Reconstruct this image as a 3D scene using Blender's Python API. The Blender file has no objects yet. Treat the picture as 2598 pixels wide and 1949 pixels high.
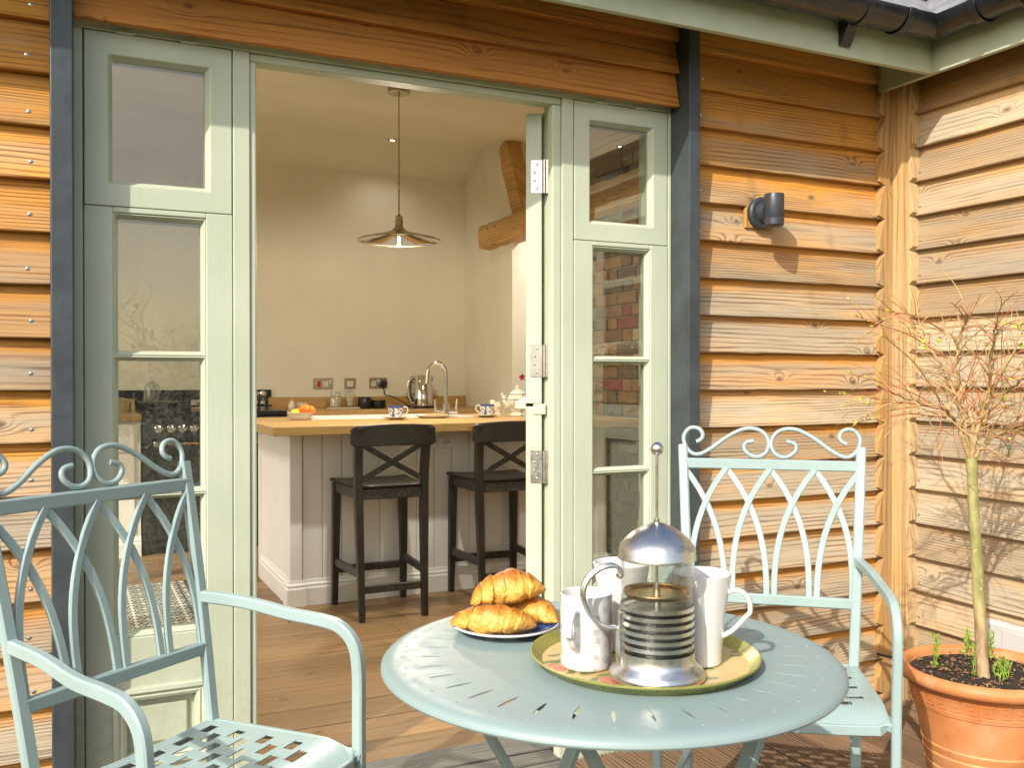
import bpy, bmesh, math, random
from mathutils import Vector, Matrix
random.seed(7)
R = math.radians
scene = bpy.context.scene
COL = scene.collection

# ------------------------------------------------------------------ camera
F, CX, CY = 2374.0, 1299.0, 974.5
YAW, PITCH, CAMH = R(25.4), R(-0.42), 1.125
cam_d = bpy.data.cameras.new('camera'); cam = bpy.data.objects.new('camera', cam_d); COL.objects.link(cam)
cam_d.sensor_width = 36.0; cam_d.lens = 36.0 * F / 2598.0; cam_d.clip_start = 0.05; cam_d.clip_end = 2000
cam.location = (0, 0, CAMH); cam.rotation_euler = (R(90) + PITCH, 0, -YAW)
cam_d.dof.use_dof = True; cam_d.dof.focus_distance = 2.7; cam_d.dof.aperture_fstop = 14
scene.camera = cam
# ------------------------------------------------------------------ sky + sun
SUN_AZ, SUN_EL = 55.0, 36.0          # direction the light travels (from +Y towards +X) and elevation
w = bpy.data.worlds.new('World'); scene.world = w; w.use_nodes = True
nt = w.node_tree; nt.nodes.clear()
sky = nt.nodes.new('ShaderNodeTexSky'); sky.sky_type = 'NISHITA'; sky.sun_disc = False
sky.sun_elevation = R(SUN_EL); sky.sun_rotation = R(SUN_AZ + 180); sky.air_density = 1.0; sky.dust_density = 3.0; sky.ozone_density = 0.6
bg = nt.nodes.new('ShaderNodeBackground'); bg.inputs['Strength'].default_value = 0.15
wo = nt.nodes.new('ShaderNodeOutputWorld')
nt.links.new(sky.outputs[0], bg.inputs[0]); nt.links.new(bg.outputs[0], wo.inputs[0])
sd = bpy.data.lights.new('sun', 'SUN'); sd.energy = 3.3; sd.angle = R(0.5); sd.color = (1, 0.94, 0.84)
sun = bpy.data.objects.new('sun', sd); COL.objects.link(sun)
sdir = Vector((math.sin(R(SUN_AZ)) * math.cos(R(SUN_EL)), math.cos(R(SUN_AZ)) * math.cos(R(SUN_EL)), -math.sin(R(SUN_EL))))
sun.rotation_euler = sdir.to_track_quat('-Z', 'Y').to_euler(); sun.location = (-6, -5, 8)
vs = scene.view_settings
vs.view_transform = 'Standard'; vs.look = 'None'; vs.exposure = 0.62; vs.gamma = 1.0; vs.use_curve_mapping = False
scene.render.engine = 'CYCLES'
scene.cycles.max_bounces = 10; scene.cycles.diffuse_bounces = 6; scene.cycles.transparent_max_bounces = 16
scene.cycles.caustics_reflective = False; scene.cycles.caustics_refractive = False

_fw = Vector((math.sin(YAW) * math.cos(PITCH), math.cos(YAW) * math.cos(PITCH), math.sin(PITCH)))
_rt = Vector((math.cos(YAW), -math.sin(YAW), 0)); _up = _rt.cross(_fw)
def ray(u, v): return _fw + _rt * ((u - CX) / F) - _up * ((v - CY) / F)
def px(u, v, d): return Vector((0, 0, CAMH)) + ray(u, v) * d
def onY(u, v, y): r = ray(u, v); return Vector((0, 0, CAMH)) + r * (y / r.y)
def onX(u, v, x): r = ray(u, v); return Vector((0, 0, CAMH)) + r * (x / r.x)
def onZ(u, v, z): r = ray(u, v); return Vector((0, 0, CAMH)) + r * ((z - CAMH) / r.z)
def camxy(lat, d): p = _rt * lat + Vector((math.sin(YAW), math.cos(YAW), 0)) * d; return p.x, p.y

# ------------------------------------------------------------------ material helpers
class N:
    def __init__(s, name):
        s.m = bpy.data.materials.new(name); s.m.use_nodes = True; s.t = s.m.node_tree; s.t.nodes.clear()
        s.out = s.t.nodes.new('ShaderNodeOutputMaterial')
    def n(s, t, **kw):
        nd = s.t.nodes.new('ShaderNode' + t)
        for k, v in kw.items(): setattr(nd, k, v)
        return nd
    def set(s, sock, v):
        if isinstance(v, bpy.types.NodeSocket): s.t.links.new(v, sock)
        elif v is not None:
            if isinstance(v, (tuple, list)) and len(v) == 3 and sock.type == 'RGBA': v = (*v, 1)
            sock.default_value = v
    def math(s, op, a, b=None, c=None, clamp=False):
        nd = s.n('Math', operation=op, use_clamp=clamp); s.set(nd.inputs[0], a)
        if b is not None: s.set(nd.inputs[1], b)
        if c is not None: s.set(nd.inputs[2], c)
        return nd.outputs[0]
    def vmath(s, op, a, b=None):
        nd = s.n('VectorMath', operation=op); s.set(nd.inputs[0], a)
        if b is not None: s.set(nd.inputs[1], b)
        return nd.outputs[0]
    def mapr(s, v, a, b, c=0.0, d=1.0, smooth=True):
        nd = s.n('MapRange', interpolation_type='SMOOTHSTEP' if smooth else 'LINEAR')
        s.set(nd.inputs[0], v)
        for i, q in enumerate((a, b, c, d)): nd.inputs[i + 1].default_value = q
        return nd.outputs[0]
    def mix(s, f, a, b, bt='MIX'):
        nd = s.n('MixRGB', blend_type=bt); s.set(nd.inputs[0], f); s.set(nd.inputs[1], a); s.set(nd.inputs[2], b); return nd.outputs[0]
    def noise(s, vec, scale, detail=3.0, rough=0.55, out='Fac'):
        nd = s.n('TexNoise'); s.set(nd.inputs['Vector'], vec); nd.inputs['Scale'].default_value = scale
        nd.inputs['Detail'].default_value = detail; nd.inputs['Roughness'].default_value = rough; return nd.outputs[out]
    def vor(s, vec, scale, out='Distance', feature='F1', dim='3D'):
        nd = s.n('TexVoronoi', feature=feature, voronoi_dimensions=dim); s.set(nd.inputs['Vector'], vec); nd.inputs['Scale'].default_value = scale; return nd.outputs[out]
    def obj(s): return s.n('TexCoord').outputs['Object']
    def geo(s): return s.n('NewGeometry').outputs['Position']
    def sep(s, v):
        nd = s.n('SeparateXYZ'); s.set(nd.inputs[0], v); return nd.outputs
    def comb(s, x, y, z):
        nd = s.n('CombineXYZ')
        for i, q in enumerate((x, y, z)): s.set(nd.inputs[i], q)
        return nd.outputs[0]
    def bump(s, h, strength=0.3, dist=0.01):
        nd = s.n('Bump'); s.set(nd.inputs['Height'], h); nd.inputs['Strength'].default_value = strength; nd.inputs['Distance'].default_value = dist; return nd.outputs[0]
    def bsdf(s, col, rough=0.5, metal=0.0, normal=None, **kw):
        nd = s.n('BsdfPrincipled'); s.set(nd.inputs['Base Color'], col); s.set(nd.inputs['Roughness'], rough); s.set(nd.inputs['Metallic'], metal)
        if normal is not None: s.set(nd.inputs['Normal'], normal)
        for k, v in kw.items(): s.set(nd.inputs[k], v)
        return nd.outputs[0]
    def done(s, sh): s.t.links.new(sh, s.out.inputs[0]); return s.m

def paint(name, col, rough=0.45, metal=0.0, var=0.12, scale=14.0, bumps=0.08, speck=0.0, coat=0.0, dirt=(0.12, 0.10, 0.07), edge=0.0):
    m = N(name); p = m.geo()
    n1 = m.noise(p, scale, 4); n2 = m.noise(p, scale * 9, 3)
    c = m.mix(m.mapr(n1, 0.3, 0.7), tuple(q * (1 - var) for q in col), tuple(min(1, q * (1 + var * .6)) for q in col))
    if speck:
        sp = m.mapr(m.vor(p, 55), 0.0, 0.09, 1, 0); sp = m.math('MULTIPLY', sp, m.mapr(m.noise(p, 6), 0.52, 0.62))
        c = m.mix(m.math('MULTIPLY', sp, speck), c, dirt)
    if edge:
        ge = m.n('NewGeometry').outputs['Pointiness']
        e = m.math('MULTIPLY', m.mapr(ge, 0.53, 0.62), m.mapr(n2, 0.45, 0.6)); c = m.mix(m.math('MULTIPLY', e, edge), c, (.75, .78, .78))
    h = m.math('ADD', n1, m.math('MULTIPLY', n2, 0.5))
    r = m.mapr(n2, 0.2, 0.8, max(0.02, rough - .08), min(1, rough + .1))
    kw = {'Coat Weight': coat} if coat else {}
    return m.done(m.bsdf(c, r, metal, m.bump(h, bumps, 0.004) if bumps else None, **kw))

def wood(name, light, dark, axis=0, freq=120.0, knots=0.5, rough=0.6, bumps=0.35, fresh=None, ring=0.85, vstretch=1.0, warpk=30.0):
    """grain along local axis; object colour R = weathering (1 = silver grey), G = brightness"""
    m = N(name); info = m.n('ObjectInfo'); o = m.sep(m.obj())
    rnd = info.outputs['Random']
    a = o[axis]; b = o[2] if axis != 2 else o[0]; c3 = o[1] if axis != 1 else o[0]
    b = m.math('ADD', b, m.math('MULTIPLY', c3, 0.7))
    a2 = m.math('ADD', a, m.math('MULTIPLY', rnd, 37.0)); b2 = m.math('ADD', b, m.math('MULTIPLY', rnd, 11.3))
    vec = m.comb(a2, m.math('MULTIPLY', rnd, 5.0), b2)
    kv = m.vmath('MULTIPLY', m.comb(a2, b2, 0.0), (3.4, 5.4, 1))
    kn = m.n('TexVoronoi', voronoi_dimensions='2D'); m.set(kn.inputs['Vector'], kv); kn.inputs['Scale'].default_value = 1.0
    dist = m.math('ADD', kn.outputs['Distance'], m.math('MULTIPLY', m.math('SUBTRACT', m.noise(vec, 25, 2), 0.5), 0.06))
    kmask = m.math('GREATER_THAN', m.sep(kn.outputs['Color'])[0], 1.0 - knots)
    dd = m.math('DIVIDE', dist, 0.115)
    infl = m.math('MULTIPLY', m.math('EXPONENT', m.math('MULTIPLY', m.math('MULTIPLY', dd, dd), -1.0)), kmask)
    warp = m.noise(m.vmath('MULTIPLY', vec, (0.9, 1, 7 * vstretch)), 1.0, 2, 0.5)
    sc = m.math('ADD', m.math('MULTIPLY', b, m.math('ADD', freq * .55, m.math('MULTIPLY', m.math('FRACT', m.math('MULTIPLY', rnd, 7.31)), freq * .9))), m.math('ADD', m.math('MULTIPLY', warp, m.math('ADD', warpk * .45, m.math('MULTIPLY', m.math('FRACT', m.math('MULTIPLY', rnd, 3.17)), warpk))), m.math('MULTIPLY', infl, 16.0)))
    sc = m.math('ADD', sc, m.math('MULTIPLY', m.noise(m.vmath('MULTIPLY', vec, (6, 1, 60)), 1.0, 2), 3.0))
    rg = m.math('POWER', m.math('ADD', m.math('MULTIPLY', m.math('SINE', sc), 0.5), 0.5), 3.4)
    rg = m.math('MULTIPLY', rg, m.mapr(m.noise(m.vmath('MULTIPLY', vec, (2.5, 1, 22)), 1.0, 2), 0.30, 0.66))
    fib = m.noise(m.vmath('MULTIPLY', vec, (5, 1, 260)), 1.0, 3, 0.6)
    blot = m.noise(m.vmath('MULTIPLY', vec, (1.6, 1, 12)), 1.0, 3)
    g = m.math('ADD', m.math('MULTIPLY', rg, ring), m.math('MULTIPLY', m.math('SUBTRACT', fib, 0.47), 1.5), clamp=True)
    col = m.mix(g, light, dark)
    if fresh:
        fcol = m.mix(g, fresh[0], fresh[1])
        wz = m.sep(info.outputs['Color'])
        up = m.mapr(o[2], 0.066, 0.118)
        fac = m.math('ADD', wz[0], m.math('MULTIPLY', m.math('SUBTRACT', blot, 0.5), 2.2))
        fac = m.math('SUBTRACT', fac, m.math('MULTIPLY', up, wz[2]), clamp=True)
        col = m.mix(fac, fcol, col)
    col = m.mix(m.math('MULTIPLY', m.mapr(blot, 0.35, 0.75), 0.22), col, tuple(q * .55 for q in dark))
    stain = m.math('MULTIPLY', m.mapr(m.noise(m.vmath('MULTIPLY', vec, (9, 1, 3)), 1.0, 4), 0.60, 0.78), 0.35)
    col = m.mix(stain, col, tuple(q * .6 for q in dark))
    crack = m.math('MULTIPLY', m.mapr(m.noise(m.vmath('MULTIPLY', vec, (2.2, 1, 150)), 1.0, 1), 0.74, 0.78), 0.7)
    col = m.mix(crack, col, tuple(q * .3 for q in dark))
    core = m.math('MULTIPLY', m.mapr(dist, 0.03, 0.07, 1, 0), kmask)
    col = m.mix(m.math('MULTIPLY', core, 0.7), col, m.mix(m.mapr(dist, 0.0, 0.045), tuple(q * .3 for q in dark), (dark[0] * 1.15, dark[1] * .95, dark[2] * .8)))
    wz2 = m.sep(info.outputs['Color'])
    br = m.math('MULTIPLY', wz2[1], m.math('ADD', 0.78, m.math('MULTIPLY', m.math('FRACT', m.math('MULTIPLY', rnd, 5.7)), 0.44)))
    col = m.mix(1.0, col, m.comb(br, br, br), 'MULTIPLY')
    h = m.math('ADD', m.math('MULTIPLY', rg, -0.6), m.math('MULTIPLY', fib, 0.8))
    return m.done(m.bsdf(col, rough, 0, m.bump(h, bumps, 0.004)))

def glass(name, tint=(0.93, 0.95, 0.93), wave=0.0, dust=0.0, ior=1.45, gain=1.0):
    m = N(name); p = m.geo()
    nrm = None
    if wave: nrm = m.bump(m.noise(m.vmath('MULTIPLY', p, (7, 7, 4)), 1.0, 2), wave, 0.01)
    ge = m.n('NewGeometry'); dt = m.n('VectorMath', operation='DOT_PRODUCT'); m.set(dt.inputs[0], nrm if nrm else ge.outputs['Normal']); m.set(dt.inputs[1], ge.outputs['Incoming'])
    cs = m.math('SUBTRACT', 1.0, m.math('ABSOLUTE', dt.outputs['Value']), clamp=True)
    frs = m.math('ADD', 0.042, m.math('MULTIPLY', m.math('POWER', cs, 5.0), 0.95))
    tr = m.n('BsdfTransparent'); m.set(tr.inputs[0], tint)
    gl = m.n('BsdfGlossy'); gl.inputs['Roughness'].default_value = 0.01
    if nrm: m.set(gl.inputs['Normal'], nrm)
    ms = m.n('MixShader'); m.set(ms.inputs[0], m.math('MULTIPLY', frs, gain, clamp=True)); m.set(ms.inputs[1], tr.outputs[0]); m.set(ms.inputs[2], gl.outputs[0])
    sh = ms.outputs[0]
    if dust:
        sp = m.math('MULTIPLY', m.mapr(m.vor(p, 70), 0.03, 0.08, 1, 0), m.mapr(m.noise(p, 14), 0.60, 0.66))
        film = m.math('MULTIPLY', m.mapr(m.noise(p, 120, 5), 0.3, 0.9), 0.10)
        df = m.n('BsdfDiffuse'); m.set(df.inputs[0], (0.75, 0.72, 0.65))
        m2 = m.n('MixShader'); m.set(m2.inputs[0], m.math('MULTIPLY', m.math('MAXIMUM', sp, film), dust)); m.set(m2.inputs[1], sh); m.set(m2.inputs[2], df.outputs[0]); sh = m2.outputs[0]
    return m.done(sh)

def metal(name, col=(0.62, 0.61, 0.58), rough=0.25, aniso=0.0, var=0.5):
    m = N(name); p = m.obj(); r = m.mapr(m.noise(p, 60, 3), 0.2, 0.8, rough * (1 - var * .5), rough * (1 + var * .5))
    kw = {'Anisotropic': aniso} if aniso else {}
    return m.done(m.bsdf(col, r, 1.0, None, **kw))

def emit(name, col, s):
    m = N(name); e = m.n('Emission'); m.set(e.inputs[0], col); e.inputs[1].default_value = s; return m.done(e.outputs[0])

# ------------------------------------------------------------------ materials
M = {}
M['clad'] = wood('weathered_larch', (0.46, 0.38, 0.265), (0.15, 0.10, 0.056), 0, 520, 0.5, 0.72, 0.5, fresh=((0.60, 0.275, 0.04), (0.27, 0.08, 0.010)))
M['clad_header'] = wood('sheltered_larch', (0.40, 0.18, 0.04), (0.19, 0.06, 0.012), 0, 420, 0.75, 0.6, 0.4, fresh=((0.50, 0.205, 0.035), (0.21, 0.06, 0.010)))
M['clad_y'] = wood('weathered_larch_side', (0.43, 0.365, 0.26), (0.165, 0.125, 0.08), 1, 520, 0.55, 0.75, 0.5, fresh=((0.48, 0.27, 0.09), (0.27, 0.115, 0.03)))
M['post_wood'] = wood('corner_timber', (0.52, 0.375, 0.20), (0.27, 0.155, 0.065), 2, 420, 0.3, 0.7, 0.4, fresh=((0.58, 0.31, 0.07), (0.30, 0.12, 0.025)))
M['beam'] = wood('old_oak_beam', (0.56, 0.34, 0.12), (0.28, 0.14, 0.04), 1, 260, 0.35, 0.7, 0.6)
M['oak_top'] = wood('oiled_oak_top', (0.46, 0.29, 0.105), (0.31, 0.165, 0.05), 0, 260, 0.1, 0.38, 0.06, ring=0.5)
M['floor'] = wood('oak_floor', (0.31, 0.185, 0.08), (0.14, 0.075, 0.028), 0, 240, 0.18, 0.42, 0.1, ring=0.7)
M['deck'] = wood('dark_decking', (0.20, 0.125, 0.075), (0.07, 0.04, 0.024), 1, 500, 0.12, 0.5, 0.5)
M['sill'] = wood('grey_sill', (0.13, 0.125, 0.11), (0.035, 0.033, 0.03), 0, 420, 0.2, 0.6, 0.7)
M['sage'] = paint('sage_paint', (0.48, 0.53, 0.405), 0.42, var=0.06, scale=5, bumps=0.12, speck=0.35, dirt=(0.16, 0.15, 0.10))
def m_sage():
    m = N('sage_paint'); p = m.geo(); pz = m.sep(p)[2]
    br = m.noise(m.vmath('MULTIPLY', p, (170, 170, 5)), 1.0, 3); n1 = m.noise(p, 5, 4); n2 = m.noise(p, 45, 4)
    c = m.mix(m.mapr(n1, .3, .7), (0.455, 0.505, 0.375), (0.50, 0.55, 0.42)); c = m.mix(m.math('MULTIPLY', m.mapr(br, .45, .7), .12), c, (0.36, 0.41, 0.30))
    low = m.math('MULTIPLY', m.mapr(pz, 0.0, 0.55, 1, 0), m.mapr(n2, .42, .7)); c = m.mix(m.math('MULTIPLY', low, .45), c, (0.30, 0.27, 0.14))
    sp = m.math('MULTIPLY', m.mapr(m.vor(p, 48), 0.0, 0.085, 1, 0), m.mapr(m.noise(p, 7), .54, .62)); c = m.mix(m.math('MULTIPLY', sp, .6), c, (0.10, 0.09, 0.06))
    h = m.math('ADD', br, m.math('MULTIPLY', n2, .6)); return m.done(m.bsdf(c, m.mapr(n2, .2, .8, .34, .52), 0, m.bump(h, .16, .003)))
M['sage'] = m_sage()
M['sage_dark'] = paint('sage_fascia', (0.44, 0.49, 0.355), 0.5, var=0.1, scale=6, bumps=0.1, speck=0.3)
M['slate_paint'] = paint('blue_grey_paint', (0.048, 0.060, 0.066), 0.42, var=0.25, scale=9, bumps=0.3, speck=0.0)
M['chair'] = paint('duck_egg_metal', (0.295, 0.395, 0.385), 0.34, var=0.07, scale=7, bumps=0.08, speck=0.55, dirt=(.34, .17, .05))
M['table'] = paint('duck_egg_table', (0.235, 0.315, 0.31), 0.42, var=0.02, scale=4, bumps=0.012, speck=0.0)
M['stool'] = paint('black_brown_wood', (0.022, 0.016, 0.011), 0.38, var=0.4, scale=9, bumps=0.15, edge=0.05)
M['white'] = paint('white_satin', (0.80, 0.785, 0.75), 0.4, var=0.03, scale=4, bumps=0.04)
M['cream_wall'] = paint('cream_emulsion', (0.75, 0.725, 0.62), 0.85, var=0.05, scale=2.5, bumps=0.12)
M['hall_wall'] = paint('ochre_emulsion', (0.60, 0.46, 0.22), 0.85, var=0.05, scale=3, bumps=0.05)
M['grey_plastic'] = paint('pale_plastic', (0.50, 0.50, 0.48), 0.4, var=0.04, scale=6, bumps=0.03)
M['porcelain'] = paint('white_glaze', (0.66, 0.66, 0.64), 0.12, var=0.01, scale=4, bumps=0.0, coat=0.5)
M['cream_glaze'] = paint('cream_glaze', (0.72, 0.67, 0.55), 0.15, var=0.02, scale=4, bumps=0.0, coat=0.4)
M['black'] = paint('black_enamel', (0.012, 0.012, 0.013), 0.22, var=0.2, scale=8, bumps=0.03)
M['blackplastic'] = paint('black_plastic', (0.015, 0.015, 0.016), 0.4, var=0.2, scale=20, bumps=0.03)
M['gutter'] = paint('black_gutter', (0.016, 0.017, 0.02), 0.2, var=0.3, scale=12, bumps=0.03, speck=0.25, dirt=(.4, .38, .33))
M['slate'] = paint('grey_slate', (0.22, 0.22, 0.23), 0.6, var=0.3, scale=25, bumps=0.4)
M['lampgrey'] = paint('anthracite', (0.036, 0.043, 0.053), 0.38, var=0.15, scale=18, bumps=0.12, speck=0.4, dirt=(.6, .6, .58))
M['steel'] = metal('brushed_steel', (0.64, 0.63, 0.60), 0.30, 0.5)
M['chrome'] = metal('chrome', (0.72, 0.71, 0.69), 0.06)
M['hinge'] = metal('hinge_steel', (0.58, 0.56, 0.52), 0.3)
M['nickel'] = metal('antique_nickel', (0.42, 0.38, 0.27), 0.28)
M['brass'] = metal('aged_brass', (0.62, 0.44, 0.19), 0.25)
M['pane'] = glass('old_window_glass', (0.86, 0.87, 0.83), wave=0.03, dust=0.5, gain=2.4)
M['glass'] = glass('clear_glass', (0.95, 0.965, 0.955), gain=1.8)
M['beaker'] = glass('beaker_glass', (0.95, 0.955, 0.945), gain=1.0, dust=0.12)
M['soil'] = paint('potting_soil', (0.035, 0.022, 0.014), 0.95, var=0.6, scale=90, bumps=0.9)
M['debris'] = paint('bark_chips', (0.30, 0.18, 0.08), 0.85, var=0.5, scale=60, bumps=0.2)
M['bud'] = paint('spring_leaf', (0.42, 0.50, 0.035), 0.5, var=0.3, scale=60, bumps=0.0)
M['shoot'] = paint('seedling_green', (0.25, 0.38, 0.05), 0.5, var=0.3, scale=60, bumps=0.0)
M['twig_red'] = paint('red_twig', (0.46, 0.15, 0.06), 0.5, var=0.35, scale=18, bumps=0.0)
M['twig'] = paint('ochre_twig', (0.44, 0.30, 0.13), 0.6, var=0.35, scale=22, bumps=0.1)
M['twig_dark'] = paint('dark_twig', (0.13, 0.085, 0.05), 0.7, var=0.35, scale=22, bumps=0.1)
M['coffee'] = paint('coffee', (0.008, 0.004, 0.002), 0.45, var=0.1, scale=8, bumps=0)
M['orange'] = paint('orange_peel', (0.80, 0.20, 0.015), 0.4, var=0.15, scale=40, bumps=0.25)
M['lemon'] = paint('lemon_peel', (0.78, 0.55, 0.04), 0.4, var=0.12, scale=40, bumps=0.2)
M['petal'] = paint('red_petal', (0.50, 0.006, 0.02), 0.5, var=0.2, scale=30, bumps=0)
M['flour'] = paint('flour', (0.72, 0.66, 0.52), 0.9, var=0.05, scale=40, bumps=0.2)
M['redglass'] = paint('dark_red_glass', (0.10, 0.012, 0.008), 0.08, var=0.3, scale=9, bumps=0, coat=1.0)
M['flapjack'] = paint('flapjack', (0.45, 0.24, 0.07), 0.8, var=0.4, scale=70, bumps=0.6)
M['plaster_pink'] = paint('pale_card', (0.66, 0.52, 0.45), 0.7, var=0.03, scale=9, bumps=0)
M['red_switch'] = paint('red_switch', (0.35, 0.02, 0.02), 0.3, var=0.05, bumps=0)
M['ground'] = None
M['bulb'] = emit('bulb_filament', (1.0, 0.62, 0.2), 60.0)
M['downlight'] = emit('downlight_lens', (1.0, 0.72, 0.35), 14.0)

def m_trunk():
    m = N('green_bark'); p = m.geo(); n1 = m.noise(m.vmath('MULTIPLY', p, (1, 1, .35)), 45, 4)
    zz = m.mapr(m.sep(p)[2], 0.42, 0.56)
    c = m.mix(m.mapr(n1, .3, .7), (0.20, 0.19, 0.06), (0.37, 0.33, 0.13)); c2 = m.mix(m.mapr(n1, .3, .7), (0.22, 0.14, 0.07), (0.42, 0.30, 0.17))
    c = m.mix(m.mapr(m.noise(p, 60, 2), .62, .7), m.mix(zz, c2, c), (0.45, 0.36, 0.2))
    return m.done(m.bsdf(c, .6, 0, m.bump(n1, .5, .004)))
M['trunk'] = m_trunk()
def m_terracotta():
    m = N('terracotta'); p = m.geo(); n1 = m.noise(p, 7, 4); n2 = m.noise(p, 60, 3)
    c = m.mix(m.mapr(n1, .3, .7), (0.47, 0.165, 0.05), (0.60, 0.25, 0.095))
    c = m.mix(m.math('MULTIPLY', m.mapr(m.noise(m.vmath('MULTIPLY', p, (1, 1, .5)), 11, 5), .52, .75), .55), c, (0.60, 0.36, 0.20))
    moss = m.math('MULTIPLY', m.mapr(m.sep(p)[2], 0.0, 0.2, 1, 0), m.mapr(n1, .4, .65)); c = m.mix(m.math('MULTIPLY', moss, .6), c, (0.26, 0.24, 0.09))
    return m.done(m.bsdf(c, m.mapr(n2, .2, .8, .45, .7), 0, m.bump(n2, .12, .003)))
M['terracotta'] = m_terracotta()
def m_croissant():
    m = N('croissant_crust'); o = m.obj(); n1 = m.noise(m.vmath('MULTIPLY', o, (45, 16, 45)), 1, 4); n2 = m.noise(o, 160, 3)
    at = m.n('Attribute', attribute_name='brown').outputs['Fac']
    f = m.math('ADD', at, m.math('MULTIPLY', m.math('SUBTRACT', n1, .5), 1.1), clamp=True)
    r = m.n('ValToRGB'); m.set(r.inputs[0], f); e = r.color_ramp.elements
    e[0].position = 0.1; e[0].color = (0.66, 0.36, 0.065, 1); e[1].position = .92; e[1].color = (0.22, 0.05, 0.008, 1)
    k = e.new(.5); k.color = (0.52, 0.185, 0.018, 1)
    return m.done(m.bsdf(r.outputs[0], .38, 0, m.bump(m.math('ADD', n1, m.math('MULTIPLY', n2, .7)), .8, .006), **{'Coat Weight': .15}))
M['croissant'] = m_croissant()
def m_tray():
    m = N('floral_tray'); o = m.obj(); wv = m.vmath('ADD', o, m.vmath('MULTIPLY', m.noise(o, 22, 2, out='Color'), (.03, .03, 0)))
    v = m.n('TexVoronoi', voronoi_dimensions='2D'); m.set(v.inputs['Vector'], wv); v.inputs['Scale'].default_value = 17
    c = m.mix(m.mapr(m.noise(o, 14, 3), .3, .7), (0.62, 0.44, 0.17), (0.66, 0.50, 0.24))
    r = m.sep(v.outputs['Color']); d = v.outputs['Distance']
    rose = m.math('MULTIPLY', m.mapr(d, .28, .38, 1, 0), m.math('GREATER_THAN', r[0], .62))
    ring = m.math('SINE', m.math('MULTIPLY', d, 45)); rc = m.mix(m.mapr(ring, -1, 1), (0.62, 0.16, 0.09), (0.70, 0.36, 0.22)); c = m.mix(rose, c, rc)
    leaf = m.math('MULTIPLY', m.mapr(m.vor(m.vmath('MULTIPLY', wv, (1, 2.1, 1)), 19, dim='2D'), .22, .3, 1, 0), m.math('LESS_THAN', r[1], .42)); leaf = m.math('MULTIPLY', leaf, m.math('SUBTRACT', 1.0, rose))
    c = m.mix(m.math('MULTIPLY', leaf, .85), c, (0.12, 0.19, 0.075))
    bl = m.math('MULTIPLY', m.mapr(m.vor(wv, 31, dim='2D'), .1, .16, 1, 0), m.math('GREATER_THAN', r[2], .78)); c = m.mix(bl, c, (0.07, 0.16, 0.19))
    return m.done(m.bsdf(c, .32, 0, None, **{'Coat Weight': .3}))
M['tray'] = m_tray()
M['tray_rim'] = paint('green_gilt_rim', (0.33, 0.33, 0.085), 0.3, metal=0.25, var=0.2, scale=20, bumps=0.05)
def m_blue(name, thr=.5, sc=55, band=None, base=(0.76, 0.75, 0.70)):
    m = N(name); o = m.obj(); n1 = m.noise(o, sc, 4, .7); f = m.mapr(n1, thr, thr + .06)
    if band:
        zz = m.sep(o)[2]
        for (a, b) in band:
            f = m.math('MAXIMUM', f, m.math('MULTIPLY', m.math('GREATER_THAN', zz, a), m.math('LESS_THAN', zz, b)))
    c = m.mix(f, base, m.mix(m.mapr(m.noise(o, sc * .5, 2), .4, .6), (0.012, 0.03, 0.16), (0.05, 0.10, 0.33)))
    return m.done(m.bsdf(c, .14, 0, None, **{'Coat Weight': .4}))
M['willow'] = m_blue('blue_willow_glaze', .50, 60, [(.058, .07)])
M['willow_plate'] = m_blue('blue_plate_glaze', .42, 38)
M['teapot'] = m_blue('blue_floral_glaze', .60, 45, [(.098, .102), (.128, .131)], (0.70, 0.66, 0.55))
def m_mug():
    m = N('grey_floral_mug'); o = m.obj(); so = m.sep(o)
    ang = m.math('MULTIPLY', m.math('ARCTAN2', so[1], so[0]), 0.037); wv = m.vmath('ADD', m.comb(ang, so[2], 0.0), m.vmath('MULTIPLY', m.noise(o, 90, 1, out='Color'), (.01, .01, 0)))
    v = m.n('TexVoronoi', voronoi_dimensions='2D'); m.set(v.inputs['Vector'], wv); v.inputs['Scale'].default_value = 58
    f = m.math('MULTIPLY', m.mapr(v.outputs['Distance'], .27, .33, 1, 0), m.math('GREATER_THAN', m.sep(v.outputs['Color'])[0], .5))
    f = m.math('MULTIPLY', f, m.mapr(m.noise(o, 160, 3), .3, .55))
    return m.done(m.bsdf(m.mix(m.math('MULTIPLY', f, .5), (0.66, 0.66, 0.65), (0.30, 0.30, 0.325)), .13, 0, None, **{'Coat Weight': .5}))
M['mug_floral'] = m_mug()
def m_rug():
    m = N('patterned_tile_rug'); o = m.sep(m.obj()); S = 9.0
    X = m.math('MULTIPLY', o[0], S); Y = m.math('MULTIPLY', o[1], S)
    fx = m.math('PINGPONG', X, .5); fy = m.math('PINGPONG', Y, .5)
    d = m.math('SQRT', m.math('ADD', m.math('POWER', m.math('SUBTRACT', fx, .25), 2), m.math('POWER', m.math('SUBTRACT', fy, .25), 2)))
    a = m.math('ABSOLUTE', m.math('SUBTRACT', d, .17)); l1 = m.math('LESS_THAN', a, .045)
    d2 = m.math('SQRT', m.math('ADD', m.math('POWER', fx, 2), m.math('POWER', fy, 2))); l2 = m.math('LESS_THAN', m.math('ABSOLUTE', m.math('SUBTRACT', d2, .33)), .035)
    l3 = m.math('LESS_THAN', m.math('ADD', fx, fy), .12); l4 = m.math('LESS_THAN', d, .05)
    f = m.math('MAXIMUM', m.math('MAXIMUM', l1, l2), m.math('MAXIMUM', l3, l4))
    c = m.mix(f, (0.60, 0.57, 0.48), (0.025, 0.025, 0.028)); return m.done(m.bsdf(c, .6, 0))
M['rug'] = m_rug()
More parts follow.
